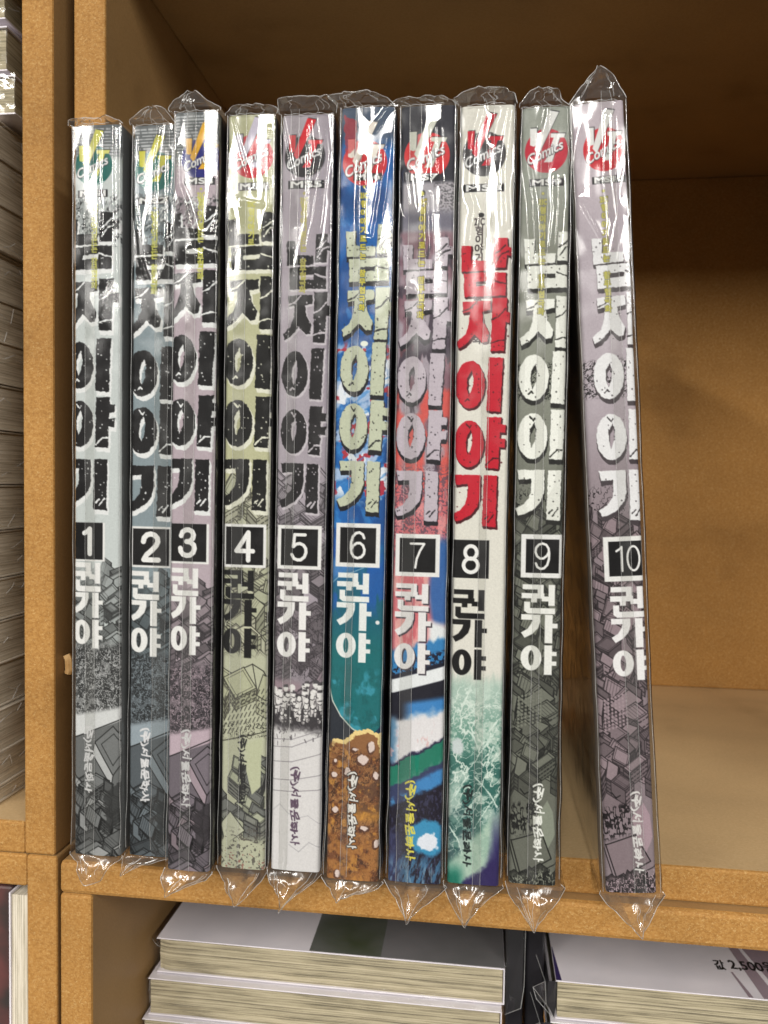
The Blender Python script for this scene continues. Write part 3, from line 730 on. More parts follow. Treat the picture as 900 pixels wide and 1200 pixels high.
        for x, y, rx, ry in ((8, 902, 4, 3.5), (24, 897, 5, 6), (42, 882, 8, 7), (10, 944, 4.2, 4), (46, 964, 6.5, 3.4), (60, 982, 3.6, 6.5), (14, 1021, 4, 6), (32, 870, 4, 3), (52, 866, 5, 8), (58, 900, 4, 6), (9, 886, 3, 3)):
            s.ell(x-.8, y+1.4, rx*.8+1.2, ry*.8+1.0, (80, 52, 42), rough=1.2, a=.8); s.ell(x, y, rx*.8, ry*.8, (216, 198, 190), rough=2.0, seed=int(x*7))
        logo(s, 29, 186, 1.05, (196, 40, 48), (222, 214, 204)); s.poly([(3, 130), (18, 138), (20, 170), (6, 176)], (190, 40, 46), rough=3, a=.6)
        code(s, 16, 196+2, 50, 206.5, 'MS6')
        title(s, 5, (262, 328, 395, 462, 529), .96, .98, (190, 196, 172), (24, 24, 30), (.6, 5.2), 1.0, (40, 40, 40), 6)
        strap(s, 29, 208, 356, 8.5, (214, 200, 60), out=(40, 60, 80))
        number(s, 4, 602, 57, 653.5, 5, '6', bold=.10)
        s.ell(56, 718, 2.4, 2.4, (226, 226, 226))
        author(s, 6.5, (660, 695.5, 731, 766), 1.05, (226, 230, 228))
        publisher(s, 24, 897, 990, 11, (222, 220, 214), outline=(40, 34, 32))
    elif b == 7:
        s.C[:] = np.array([44, 44, 54])/255
        s.fill(sm(206, 212, YY), (168, 164, 170)); s.fill(sm(206, 212, YY)*(1-sm(225, 260, YY))*sm(38, 42, UU)*(paint_noise(s, .7, .7, 3, 1) > .55)*.7, (60, 58, 64))
        s.fill(sm(236, 250, YY)*(1-sm(258, 272, YY)), (112, 110, 124))
        s.fill((1-sm(2, 6, UU))*(1-sm(330, 380, YY)), (40, 40, 48))
        s.fill(sm(262, 270, YY), (126, 92, 104))
        g = sm(262, 275, YY)
        s.fill(g*sm(.42, .6, paint_noise(s, .05, .02, 5, 4)), (160, 150, 160)); s.fill(g*sm(.55, .65, paint_noise(s, .10, .03, 7, 4))*(1-sm(560, 600, YY)), (72, 62, 74))
        s.fill(sm(385, 420, YY)*(1-sm(.45, .62, paint_noise(s, .05, .03, 11, 4)))*.9, (214, 84, 76))
        pk = sm(545, 580, YY)
        s.fill(pk*.85, (200, 110, 118)); s.fill(sm(530, 545, YY)*(1-sm(640, 668, YY))*(paint_noise(s, .55, .55, 13, 2) > .52)*.8, (96, 74, 88))
        s.fill(pk*sm(.5, .66, paint_noise(s, .2, .06, 15, 4))*.8, (222, 150, 150)); s.fill(sm(640, 680, YY)*sm(.52, .62, paint_noise(s, .10, .04, 17, 4))*.8, (216, 168, 162))
        s.fill(sm(s.W-16, s.W-8, UU+8*np.sin(YY*.03))*sm(612, 630, YY)*(1-sm(715, 730, YY))*.9, (40, 96, 164))
        dd = YY+UU*.30
        s.fill(sm(712, 722, YY-UU*.4+18)*sm(40, 48, UU)*(1-sm(745, 752, YY)), (222, 226, 228))
        s.fill(sm(752, 760, dd+10*(paint_noise(s, .2, .1, 19, 3)-.5)), (52, 124, 180)); s.fill(sm(768, 774, dd)*sm(.45, .55, paint_noise(s, .5, .4, 21, 2)), (24, 30, 52))
        s.fill(sm(783, 786, dd), (26, 28, 44)); s.fill(sm(789, 791, dd), (226, 230, 232)); s.fill(sm(805, 807, dd), (26, 26, 38))
        s.fill(sm(815, 824, dd-UU*.12)*sm(10, 26, UU), (60, 128, 190)); s.fill(sm(834, 848, dd+14*(paint_noise(s, .1, .1, 23, 3)-.5)), (222, 220, 222))
        s.fill(sm(830, 842, dd)*(1-sm(6, 14, UU+6*paint_noise(s, .1, .1, 24))), (90, 130, 160)); s.fill(sm(848, 860, dd)*sm(.6, .7, paint_noise(s, .12, .08, 25, 4))*.7, (214, 170, 170))
        d2 = YY+UU*.55+12*(paint_noise(s, .12, .12, 27, 4)-.5)
        s.fill(sm(888, 893, d2), (42, 40, 66)); s.fill(sm(893, 896, d2), (34, 118, 96)); s.fill(sm(910, 918, d2)*sm(.4, .6, paint_noise(s, .3, .1, 29, 3)), (60, 130, 110))
        s.fill(sm(918, 922, d2), (54, 62, 96)); s.fill(sm(924, 932, d2)*sm(24, 36, UU), (64, 130, 188)); s.fill(sm(928, 940, d2)*(1-sm(20, 34, UU))*sm(.4, .55, paint_noise(s, .2, .15, 31, 4)), (70, 126, 176))
        s.fill(sm(940, 948, d2), (30, 26, 40)); s.fill(sm(946, 950, d2)*sm(.55, .7, paint_noise(s, .5, .3, 33, 2))*.4, (84, 90, 130))
        bl = np.hypot((UU-46)/24., (YY-978)/22.)+.5*(paint_noise(s, .12, .12, 35, 4)-.5)
        s.fill(1-sm(.8, 1.1, bl), (58, 140, 182)); wl = np.hypot((UU-48)/15., (YY-982)/13.)+.5*(paint_noise(s, .2, .2, 37, 4)-.5); s.fill(1-sm(.75, .95, wl), (220, 226, 236))
        s.fill(sm(992, 1008, YY)*sm(.4, .6, paint_noise(s, .3, .08, 39, 4, .3))*.8, (70, 120, 158)); s.fill(sm(960, 985, YY)*(1-sm(10, 22, UU))*.6, (62, 66, 104)); s.fill(sm(1000, 1020, YY)*sm(.52, .7, paint_noise(s, .4, .1, 45, 3))*.6, (130, 160, 180))
        logo(s, 31, 179, 1.06, (206, 50, 54), (206, 208, 196))
        code(s, 10, 199, 46, 208, 'MS7')
        title(s, 1, (278, 341, 409, 475, 542), .98, .97, (188, 178, 188), (30, 27, 34), (.6, 5.0), 1.0, (44, 40, 46), 7)
        s.ell(26, 222, 4.2, 4.2, (30, 30, 30)); s.ell(26, 222, 2.7, 2.7, (190, 184, 70))
        strap(s, 27, 226, 366, 9, (204, 192, 70), lines=('21C', '형', '이', '야', '기', '로', '드', '는', ' ', '참', '무', '협', '극', '화'), out=(70, 64, 40))
        number(s, 2.5, 616, 55, 666, 5, '7', bold=.09, size=.58)
        author(s, 3, (674, 708, 745, 781), 1.08, (226, 224, 224), shadow=(58, 50, 60))
        publisher(s, 19, 909, 1005, 12, (216, 206, 84))
    elif b == 8:
        s.C[:] = np.array([220, 218, 208])/255
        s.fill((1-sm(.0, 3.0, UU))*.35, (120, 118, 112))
        e = YY+14*(paint_noise(s, .35, .06, 3, 3)-.5)
        s.fill(sm(776, 800, e), (166, 190, 178)); s.fill(sm(800, 870, e)*.85, (88, 138, 122)); s.fill(sm(850, 900, e), (54, 104, 96))
        s.fill(sm(925, 960, YY)*(1-sm(20, 44, UU))*.6, (70, 86, 92))
        n = paint_noise(s, .06, .07, 5, 4, .4)
        s.fill(sm(785, 800, YY)*sm(.5, .64, n)*.7, (196, 214, 202)); s.fill(sm(860, 900, YY)*sm(.52, .68, paint_noise(s, .1, .05, 7, 4))*.5, (36, 88, 80))
        scribble(s, sm(788, 806, YY)*(1-sm(900, 1000, YY))*.9, (214, 228, 218), .09, .035, 11, .5, 4); scribble(s, sm(788, 800, YY)*(1-sm(1000, 1010, YY))*.6, (206, 222, 212), .16, .03, 13, 1.0, 3)
        s.fill(sm(800, 815, YY)*(1-sm(870, 885, YY))*(paint_noise(s, .5, .5, 15, 2) > .6)*.6, (206, 220, 210))
        s.fill((1-sm(.7, 1.1, np.hypot((UU-10)/8., (YY-870)/11.)+.6*(paint_noise(s, .2, .2, 17)-.5))), (196, 206, 206))
        for L in ([(s.W*.55, 880), (s.W*.75, 862), (s.W-8, 850)], [(s.W-18, 892), (s.W-10, 868)], [(s.W*.5, 905), (s.W*.8, 925), (s.W-4, 940)], [(22, 850), (30, 858), (34, 870)], [(2, 968), (12, 982), (18, 1000)], [(8, 930), (18, 912), (24, 904)], [(36, 960), (48, 940), (s.W-4, 925)]):
            s.line(L, (206, 224, 214), 1.5, rough=1.0, a=.9)
        dg = YY-(1034-(UU-8)*1.15)+8*(paint_noise(s, .15, .15, 19, 4)-.5)
        s.fill(sm(-36, -22, dg)*sm(900, 940, YY)*.85, (170, 196, 178)); s.fill(sm(8, 16, dg+UU*-.35+6)*sm(955, 975, YY+UU*.3), (44, 36, 84))
        s.fill(sm(930, 1000, YY)*sm(s.W-14, s.W-4, UU+6*(paint_noise(s, .1, .05, 23)-.5)), (50, 44, 96)); s.fill(sm(985, 1020, YY)*sm(s.W-26, s.W-14, UU-(1034-YY)*.2), (46, 36, 86))
        s.fill(sm(1005, 1030, YY)*(1-sm(10, 24, UU)), (26, 110, 92))
        logo(s, 28, 178, 1.02, (66, 64, 66), (198, 32, 52))
        code(s, 4, 212, 52, 221, 'MS8')
        s.ell(26, 247.5, 3.6, 2.8, (44, 42, 44))
        strap(s, 24, 250, 396, 11.5, (58, 48, 50), lines=('21C', '형', '이', '야', '기', '로', '드', '는', ' ', '참', '무', '협', '극', '화'))
        title(s, -1, (280, 342.6, 415, 484, 547.5), 1.0, 1.0, (202, 26, 48), (70, 14, 24), (1.6, 2.6), .9, (84, 16, 26), 8, a=.93)
        number(s, 0, 624, 43, 669, 0, '8', bold=.14, size=.70)
        author(s, 1, (682, 718, 753, 789), 1.03, (14, 13, 14))
        publisher(s, 17, 915, 1013, 11, (28, 38, 38))
    else:
        k = 0 if b == 9 else 6
        base = np.array([128, 131, 120.]) if b == 9 else np.array([178, 168, 176.])
        low = np.array([96, 98, 89.]) if b == 9 else np.array([124, 110, 115.])
        ink = np.array([26, 27, 25.]) if b == 9 else np.array([38, 32, 35.])
        s.C[:] = base/255
        s.fill((1-sm(190, 300, YY))*.55, (168, 174, 166) if b == 9 else (196, 184, 192))
        s.fill(sm(.05, .3, UU/s.W)*0, (0, 0, 0)); s.fill(sm(420, 640, YY)*.8, low)
        nearO = np.maximum(np.exp(-((YY-440)/26.)**2)*.9, np.exp(-((YY-520)/20.)**2)*.35)
        scribble(s, sm(.35, .6, nearO), ink*.8, .42, .10, 3, .9)
        scribble(s, sm(560, 575, YY)*(1-sm(590, 600, YY)), ink, .3, .06, 5)
        town(s, 590+k, 700+k, 92, ink, [low*.95, low*.78, low*1.15], 52, (10, 25), flip=True)
        town(s, 700+k, 860+k, 93, ink, [low, low*.8, low*1.15], 58, (13, 30), flip=True)
        for _r in range(9):
            for _c in range(7):
                x = 8+_c*4.4; y = 812+k+_r*4.4-_c*1.4; s.ell(x, y, 1.3, 1.5, low*1.25)
        s.poly([(2, 905+k), (14, 868+k), (40, 905+k), (26, 950+k), (0, 948+k)], low*.98); s.line([(4, 882+k), (20, 900+k), (34, 918+k)], ink*.8, 1.3)
        town(s, 872+k, 905+k, 94, ink, [low*.85, low*1.15], 14, (14, 30), flip=True)
        scribble(s, sm(938+k, 945+k, YY+UU*.25)*(1-sm(975+k, 985+k, YY+UU*.3))*(1-sm(30, 38, UU)), ink*.7, .28, .13, 9)
        pl = [(34, 952+k), (s.W-12, 934+k), (s.W-5, 948+k), (s.W-2, 975+k), (s.W-14, 1000+k), (40, 972+k)]
        s.poly(pl, np.array([132, 138, 124]) if b == 9 else np.array([164, 142, 151]))
        s.poly([(2, 985+k), (38, 972+k), (s.W-6, 1004+k), (14, 1026+k)], low*1.04); s.line([(2, 985+k), (38, 972+k), (s.W-6, 1004+k), (14, 1026+k), (2, 985+k)], ink*.6, 1.4)
        s.line([(0, 990+k), (12, 1032+k), (s.W, 1010+k)], ink*.6, 1.2)
        town(s, 1026+k, 1038+k, 96, ink*.7, [low*.62, low*.5], 8, (14, 26)); scribble(s, sm(1016+k, 1026+k, YY+UU*.3-8), low*1.4, .35, .05, 15)
        s.line([(12, 922+k), (17, 928+k), (22, 925+k)], ink*.5, 1.3)
        cx = 30 if b == 9 else 37
        logo(s, cx-1, 176 if b == 9 else 177, 1.0, (188, 34, 56) if b == 9 else (198, 30, 44), (224, 224, 222))
        code(s, 10 if b == 9 else 20, 207.5, 50 if b == 9 else 60, 216, 'MS%d' % b)
        if b == 9: title(s, 1, (274, 342, 409, 477, 543), 1.02, .97, (222, 224, 216), (40, 40, 38), (.6, 5.2), .9, (50, 50, 46), 9)
        else: title(s, 12, (276, 342, 410, 481, 547), 1.03, .98, (228, 228, 230), (66, 58, 62), (.6, 5.2), .9, (60, 54, 58), 9)
        strap(s, cx-4, 219, 364, 8.5, (190, 184, 84), out=(120, 118, 84))
        if b == 9:
            number(s, 8, 618.5, 58.5, 669.5, 5.6, '9', bold=.09)
            author(s, 9.5, (677, 713, 749, 784), 1.08, (230, 231, 226)); publisher(s, 27, 914, 1008, 12, (232, 234, 228))
        else:
            number(s, 14.5, 624.5, 61.6, 677, 6, '10', bold=.085, dx=1.5, size=.55, sides=(6, 5.5, 1.0, 6))
            author(s, 20, (683, 721, 758, 794), 1.10, (232, 231, 231)); publisher(s, 34, 926, 1023, 12, (232, 230, 230))
    # fine paper grain and slight rub at the hinge edges
    g = (vn(UU*1.3, YY*1.3, 99+b)-.5)*.035
    s.C = np.clip(s.C+g[..., None], 0.01, 1)
    rub = np.maximum(1-sm(0, 1.2, UU), sm(s.W-1.2, s.W, UU))*(vn(UU*.5, YY*.12, 7+b) > .62)*.35
    s.fill(rub, (214, 212, 208))
    return s

def spine_material():
    m, nt, p = mat('printed_spine_card')
    at = node(nt, 'ShaderNodeAttribute', attribute_name='ink'); 
    n = node(nt, 'ShaderNodeTexNoise', Scale=2600.0, Detail=2.0); tc = node(nt, 'ShaderNodeTexCoord')
    nt.links.new(tc.outputs['Object'], n.inputs['Vector'])
    r = ramp(nt, [(0.3, (0.93, 0.93, 0.93, 1)), (0.7, (1.04, 1.04, 1.04, 1))]); nt.links.new(n.outputs['Fac'], r.inputs['Fac'])
    mx = node(nt, 'ShaderNodeMixRGB', blend_type='MULTIPLY'); mx.inputs[0].default_value = 1
    nt.links.new(at.outputs['Color'], mx.inputs[1]); nt.links.new(r.outputs['Color'], mx.inputs[2])
    nt.links.new(mx.outputs[0], p.inputs['Base Color'])
    p.inputs['Roughness'].default_value = 0.5; p.inputs['Specular IOR Level'].default_value = 0.12
    return m
M_SPINE = spine_material()
INK_GAIN = 0.92
def build_cover(b, root, wmm, side_cols, depth=126.0, hmm=188.0):
    """spine + front and back boards as one cover mesh; verts in the book's own frame"""
    s = art(b, wmm)
    nv, nu = s.nv, s.nu
    X = s.U/s.W*wmm; Z = hmm*(1-(s.Y-s.Y0)/(s.Y1-s.Y0))
    r = 1.0; ex = np.minimum(X, wmm-X)
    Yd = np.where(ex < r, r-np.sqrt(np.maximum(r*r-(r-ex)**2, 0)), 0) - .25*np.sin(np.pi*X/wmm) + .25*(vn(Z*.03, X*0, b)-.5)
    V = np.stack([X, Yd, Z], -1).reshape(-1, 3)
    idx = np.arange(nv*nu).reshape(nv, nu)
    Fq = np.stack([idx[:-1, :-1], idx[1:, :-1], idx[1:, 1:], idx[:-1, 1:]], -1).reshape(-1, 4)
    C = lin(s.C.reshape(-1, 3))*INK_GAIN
    # boards
    bv, bf, bc = [], [], []
    base = len(V)
    for side, col in zip((0, 1), side_cols):
        x0, x1 = (0, .32) if side == 0 else (wmm-.32, wmm)
        q = [(x0, r, 0), (x1, r, 0), (x1, depth, 0), (x0, depth, 0), (x0, r, hmm), (x1, r, hmm), (x1, depth, hmm), (x0, depth, hmm)]
        o = base+len(bv); bv += q; bc += [lin(np.array(col)/255.)*INK_GAIN]*8
        bf += [[o+i for i in f] for f in [(0,3,2,1),(4,5,6,7),(0,1,5,4),(1,2,6,5),(2,3,7,6),(3,0,4,7)]]
    V = np.concatenate([V, np.array(bv)]); C = np.concatenate([C, np.array(bc)])
    F = Fq.tolist()+bf
    me = bpy.data.meshes.new('cover'); me.from_pydata((V*MM).tolist(), [], F)
    me.materials.append(M_SPINE)
    at = me.attributes.new('ink', 'FLOAT_COLOR', 'POINT')
    at.data.foreach_set('color', np.concatenate([C, np.ones((len(C), 1))], 1).astype(np.float32).ravel())
    sm_ = np.zeros(len(F), bool); sm_[:len(Fq)] = True
    me.polygons.foreach_set('use_smooth', sm_); me.update()
    o = bpy.data.objects.new('cover', me); COL.objects.link(o); o.parent = root
    return o

# ------------------------------------------------------------------ plastic sleeves
TOPF = {1: ([(84,147),(80,138),(83,127)], [(144,147),(137,140),(113,128)]), 2: ([(156,150),(152,142),(160,122),(164,117)], [(205,150),(196,137),(186,124),(170,117)]),
 3: ([(203,132),(198,126),(204,110),(212,96)], [(257,132),(258,126),(240,114),(222,95)]), 4: ([(267,137),(266,130),(272,118),(282,113)], [(322,136),(324,128),(312,119),(295,112)]),
 5: ([(331,140),(326,125),(323,113),(330,107)], [(391,139),(392,122),(378,106),(350,107)]), 6: ([(401,124),(396,115),(383,103),(400,97)], [(462,123),(455,110),(440,99),(430,92)]),
 7: ([(471,123),(458,125),(470,110),(478,102)], [(533,122),(530,116),(520,108),(500,100)]), 8: ([(541,124),(533,110),(548,98),(560,93)], [(604,123),(602,108),(590,94),(575,91)]),
 9: ([(614,127),(614,120),(626,103),(635,94)], [(667,126),(657,118),(658,98),(648,92)]), 10: ([(670,125),(672,121),(697,84),(705,72)], [(731,121),(729,115),(716,80),(709,69)])}
BOTF = {1: ([(86,1003),(92,1012),(94,1031)], [(142,1004),(130,1012),(119,1033)]), 2: ([(150,1003),(145,1010),(143,1022)], [(198,1003),(172,1012),(152,1022)]),
 3: ([(195,1018),(189,1030),(194,1046)], [(247,1020),(240,1030),(203,1046)]), 4: ([(257,1018),(262,1032),(272,1059)], [(311,1020),(305,1032),(281,1061)]),
 5: ([(317,1024),(318,1031),(330,1065)], [(375,1025),(368,1035),(335,1065)]), 6: ([(380,1028),(384,1036),(392,1052)], [(445,1029),(440,1036),(398,1052)]),
 7: ([(452,1032),(458,1045),(473,1076)], [(519,1034),(512,1044),(479,1074)]), 8: ([(522,1034),(524,1045),(540,1080)], [(587,1037),(575,1048),(549,1078)]),
 9: ([(593,1036),(596,1050),(618,1086)], [(655,1039),(650,1052),(626,1086)]), 10: ([(706,1048),(714,1062),(747,1097)], [(774,1049),(768,1062),(754,1097)])}
SEAM = {1: (16, 26), 2: (28, 42), 3: (17, 27), 4: (12, 24), 5: (13, 22), 6: (20, 26), 7: (13, 26), 8: (31, 38), 9: (23, 31), 10: (33, 44)}
# creases pressed into the film: polyline (layout units), half width, height (mm)
RIDGE = {
 1: [([(120,160),(122,330)], 1.2, .45), ([(139,150),(140,320)], 2.0, .7)],
 2: [([(160,165),(160,230),(166,300),(176,330)], 1.4, .5), ([(190,152),(184,190),(182,290)], 1.3, .6), ([(198,180),(197,300),(190,322),(180,330)], 1.2, .6)],
 3: [([(212,175),(213,214),(222,236),(231,270),(255,275),(258,255)], 2.2, .9), ([(224,292),(240,300),(256,290)], 3.0, .9)],
 4: [([(275,140),(296,215)], .9, .4), ([(286,234),(308,238)], 1.6, .6), ([(317,150),(318,240)], .9, .4)],
 5: [([(332,142),(346,210)], .8, .4), ([(374,146),(378,180),(368,260),(357,310)], 4.2, 1.3), ([(362,150),(360,310)], .9, .4)],
 6: [([(426,185),(424,240),(424,272),(440,274),(448,225),(456,160)], 2.4, 1.0), ([(462,118),(440,150)], 2.0, .7)],
 7: [([(478,200),(482,238)], 4.2, 1.1), ([(503,225),(505,290),(503,360)], 1.9, .8), ([(513,150),(514,205)], 3.6, .9), ([(482,330),(484,333)], 2.5, .9)],
 8: [([(562,130),(553,160),(550,215),(556,240),(551,278),(558,285)], 2.6, 1.0), ([(578,125),(588,130),(580,160)], 3.4, 1.0), ([(600,130),(592,200),(594,260)], 2.2, .8)],
 9: [([(620,190),(626,235),(630,330)], 2.8, .9), ([(656,205),(656,240),(652,285)], 3.2, .9), ([(640,130),(636,150)], 2.0, .7)],
 10: [([(678,240),(690,262),(702,285)], 5.0, 1.3), ([(716,140),(715,210),(722,260),(714,300)], 3.6, 1.1)],
}
FLARE = {1: 1.4, 2: 1.6, 5: 2.2, 8: 1.5, 9: 1.8, 7: .8, 3: .9}
def film_depth(b, U, Y, seed):
    """outward bulge of the film in mm at layout position (U from spine left, Y)"""
    a, t2, c, d_ = LAY[b]; Y0 = (a[1]+t2[1])/2; Y1 = (c[1]+d_[1])/2; W = ((t2[0]-a[0])+(d_[0]-c[0]))/2
    up = 1-sm(Y0+95, Y0+190, Y); dn = sm(Y1-90, Y1-10, Y); mid = 1-np.maximum(up, dn)
    edge = np.sin(np.pi*np.clip(U/W, 0, 1))
    d = .22+.50*edge*(.35+.65*up)
    d = d + (vn(U*.06, Y*.004, seed)-.5)*(.18+.22*up)
    n = vn(U*.030+Y*.008, Y*.012-U*.010, seed+9); d = d + np.abs(n-.5)*.75*up + np.abs(vn(U*.05-Y*.015, Y*.03, seed+11)-.5)*.9*dn
    for P, wd, h in RIDGE.get(b, []):
        P = np.array([(x-xl(b, y), y) for x, y in P], float); D = np.full(U.shape, 1e9)
        for i in range(len(P)-1):
            e = P[i+1]-P[i]; wx = U-P[i, 0]; wy = Y-P[i, 1]
            t = np.clip((wx*e[0]+wy*e[1])/(e@e+1e-9), 0, 1); D = np.minimum(D, (wx-t*e[0])**2+(wy-t*e[1])**2)
        d = d + h*np.exp(-D/(wd*1.3)**2)
    return np.maximum(d, .12)
def build_sleeve(b, root, wmm, gapl, gapr, hmm=188.0):
    a, t2, c, d_ = LAY[b]; Y0 = (a[1]+t2[1])/2; Y1 = (c[1]+d_[1])/2; W = ((t2[0]-a[0])+(d_[0]-c[0]))/2
    kx = wmm/W; kz = hmm/(Y1-Y0); seed = 100*b
    TL, TR = TOPF[b]; BL, BR = BOTF[b]
    topY = min(TL[-1][1], TR[-1][1]); botY = max(BL[-1][1], BR[-1][1])
    rows = np.concatenate([np.linspace(topY, Y0, 26)[:-1], np.arange(Y0, Y1, 1.9), np.linspace(Y1, botY, 30)])
    nf = 56
    deep = [118., 60., 26., 12., 6., 3., 1.4]
    def prof(ch, y):
        ys = [q[1] for q in ch]; us = [q[0]-xl(b, q[1]) for q in ch]
        if ys[0] > ys[-1]: ys, us = ys[::-1], us[::-1]
        return np.interp(y, ys, us)
    tt = np.linspace(0, 1, nf)
    V = []; grid = []
    for y in rows:
        inside = Y0 <= y <= Y1
        ul = 0.0 if inside else (prof(TL, y) if y < Y0 else prof(BL, y))
        ur = W if inside else (prof(TR, y) if y < Y0 else prof(BR, y))
        out = 0 if inside else ((Y0-y)/(Y0-topY+1e-6) if y < Y0 else (y-Y1)/(botY-Y1))
        lo_ = sm(Y1-260, Y1, y)*(1-out)*.55; el = -(gapl+(.25+.5*lo_)*vn(y*.03, 3.3, seed)+lo_*.5)*(1-out)/kx; er = (gapr+(.25+.5*lo_)*vn(y*.026, 8.1, seed)+lo_*.5)*(1-out)/kx
        uu = ul+el+(ur+er-ul-el)*tt
        ucl = uu if inside else W*(uu-ul)/max(ur-ul, 1.0)
        dep = film_depth(b, uu, np.full(nf, y), seed)
        if not inside:
            pleat = np.abs(tt-.46-.12*vn(0, y*.02, seed))*2
            crk = np.abs(vn(uu*.06+y*.03, np.full(nf, y)*.05-uu*.02, seed+31)-.5)*3.0+np.abs(vn(uu*.12, np.full(nf, y)*.09+uu*.06, seed+37)-.5)*.8
            dep = dep*(1-out)+out*.6 + min(1, out*2.2)*(crk-.9) + (1.6*out*(1-pleat) if y > Y1 else 1.0*out*(pleat-.6))
            if y < Y0: dep = dep - 5.0*out**1.5
            else: dep = dep + FLARE.get(b, .5)*sm(0, .42, out)*np.clip(1.25-np.abs(tt-.5-.12*math.sin(b*2.1))*2.2, 0, 1)
        # rounded corners at both ends of the front run
        e = np.minimum(tt, 1-tt)*(ur+er-ul-el)*kx
        rc = .55; cor = np.where(e < rc, rc-np.sqrt(np.maximum(rc*rc-(rc-e)**2, 0)), 0)
        yy = -(dep)+cor*(1 if inside else .5)
        z = hmm*(1-(y-Y0)/(Y1-Y0))
        x = uu*kx
        shrink = 1.0 if inside else max(.02, 1-out*1.15)
        row = []
        for dd in deep:
            wv = .22*(vn(dd*.35, y*.03, seed+51)-.5)
            row.append((x[0]+wv*.5+ (0 if inside else .0), yy[0]+.4+dd*shrink, z))
        row += list(zip(x, yy, np.full(nf, z)))
        for dd in deep[::-1]:
            wv = .22*(vn(dd*.35, y*.03, seed+61)-.5)
            row.append((x[-1]+wv*.5, yy[-1]+.4+dd*shrink, z))
        grid.append(row)
    nr = len(grid); nc = len(grid[0])
    mb = MB(); mb.v = [tuple(p) for r in grid for p in r]
    idx = np.arange(nr*nc).reshape(nr, nc)
    F = np.stack([idx[:-1, :-1], idx[1:, :-1], idx[1:, 1:], idx[:-1, 1:]], -1).reshape(-1, 4).tolist()
    mb.f = F; mb.m = [(0 if (Y0-6 <= rows[i] < Y1-1) else 3) for i in range(nr-1) for _ in range(nc-1)]
    nd = len(deep)
    G = np.array(grid)
    i0 = int(np.argmax(rows >= Y0)); i1 = int(np.argmax(rows >= Y1))
    lift = np.array([0, -.08, 0])
    # heat-cut edges of the film
    mb.tube([G[i, nd] + lift for i in range(0, i0+1, 2)] , .10, 1)
    mb.tube([G[i, nd+nf-1] + lift for i in range(0, i0+1, 2)], .10, 1)
    mb.tube([G[0, nd+j] + lift for j in range(0, nf, 4)]+[G[0, nd+nf-1]+lift], .10, 1)
    mb.tube([G[i, nd] + lift for i in range(i1-1, nr, 2)]+[G[nr-1, nd]], .09, 1)
    mb.tube([G[i, nd+nf-1] + lift for i in range(i1-1, nr, 2)]+[G[nr-1, nd+nf-1]], .09, 1)
    mb.tube([G[nr-1, nd+j] for j in range(0, nf, 6)]+[G[nr-1, nd+nf-1]], .10, 1)
    mb.tube([G[i, nd+2]+lift for i in range(i0, i1, 6)], .065, 1, 5); mb.tube([G[i, nd+nf-3]+lift for i in range(i0, i1, 6)], .065, 1, 5)
    Rk = random.Random(b*7)
    for (ra, rb, cnt) in ((i0, 0, 4), (i1, nr-1, 4)):
        for _ in range(cnt):
            ja = Rk.randint(2, nf-3); jb = int(ja+(nf/2-ja)*Rk.uniform(-.2, .8)); f0 = Rk.uniform(0, .3); f1 = Rk.uniform(.6, 1)
            pts = []
            for q in range(9):
                f = f0+(f1-f0)*q/8; ii = int(round(ra+(rb-ra)*f)); jj = int(round(ja+(jb-ja)*f+1.2*math.sin(q*.9)))
                pts.append(G[ii, nd+min(max(jj, 0), nf-1)]+lift)
            mb.tube(pts, .055, 1, 5)
    q0 = Rk.randint(0, 10); q1 = nf-1-Rk.randint(0, 14)
    mb.tube([G[i0, nd+j]+np.array([0, -.12, .15*math.sin(j*.5)]) for j in range(q0, q1, 3)], .075, 1, 5)
    # lengthwise overlap of the bag, slightly proud, with its two edges
    s0, s1 = SEAM[b]; j0 = nd+int(s0/W*nf); j1 = nd+int(s1/W*nf)
    base = len(mb.v); iis = list(range(max(0, i0-6), i1+1, 2))
    for i in iis:
        for j in range(j0, j1+1): mb.v.append(tuple(G[i, j]+np.array([0, -.16, 0])))
    wj = j1-j0+1
    for p in range(len(iis)-1):
        for q in range(wj-1):
            o = base+p*wj+q; mb.f.append([o, o+wj, o+wj+1, o+1]); mb.m.append(2)
    for j in (j0, j1): mb.tube([G[i, j]+np.array([0, -.18, 0]) for i in iis[::3]], .045, 1, 5)
    o = mb.build('plastic_sleeve', [M_FILM, M_FOLD, M_SEAM, M_FLAP], root, smooth=True)
    return o

# x, tilt (deg), thickness, y of spine plane
BK = {1: (-77.14, .07, 12.6, .4), 2: (-62.85, .40, 12.0, 1.9), 3: (-49.92, .43, 11.05, -3.6), 4: (-37.0, .35, 11.67, -.8), 5: (-24.06, .49, 12.69, .4),
      6: (-9.18, .57, 12.96, -2.0), 7: (6.18, .25, 13.06, -1.2), 8: (20.78, .13, 12.64, .2), 9: (35.91, -.08, 11.4, 2.4), 10: (59.22, -3.70, 11.87, 1.3)}
BLAB = {1: 'pale grey comic volume numbered 1 in clear plastic, leftmost of the upright row',
 2: 'slate blue comic volume numbered 2 in clear plastic, set slightly back in the row',
 3: 'dusty pink comic volume numbered 3 in clear plastic with blue and yellow emblem',
 4: 'olive cream comic volume numbered 4 with black author lettering, in clear plastic',
 5: 'mauve grey comic volume numbered 5 with white lower spine, in clear plastic',
 6: 'blue painted comic volume numbered 6 with teal and brown lower spine, in plastic',
 7: 'pinkish red painted comic volume numbered 7 with black top, in clear plastic',
 8: 'white comic volume numbered 8 with large red title lettering, in clear plastic',
 9: 'grey green comic volume numbered 9 with white title, in clear plastic',
 10: 'mauve comic volume numbered 10 leaning left at the right end of the row'}
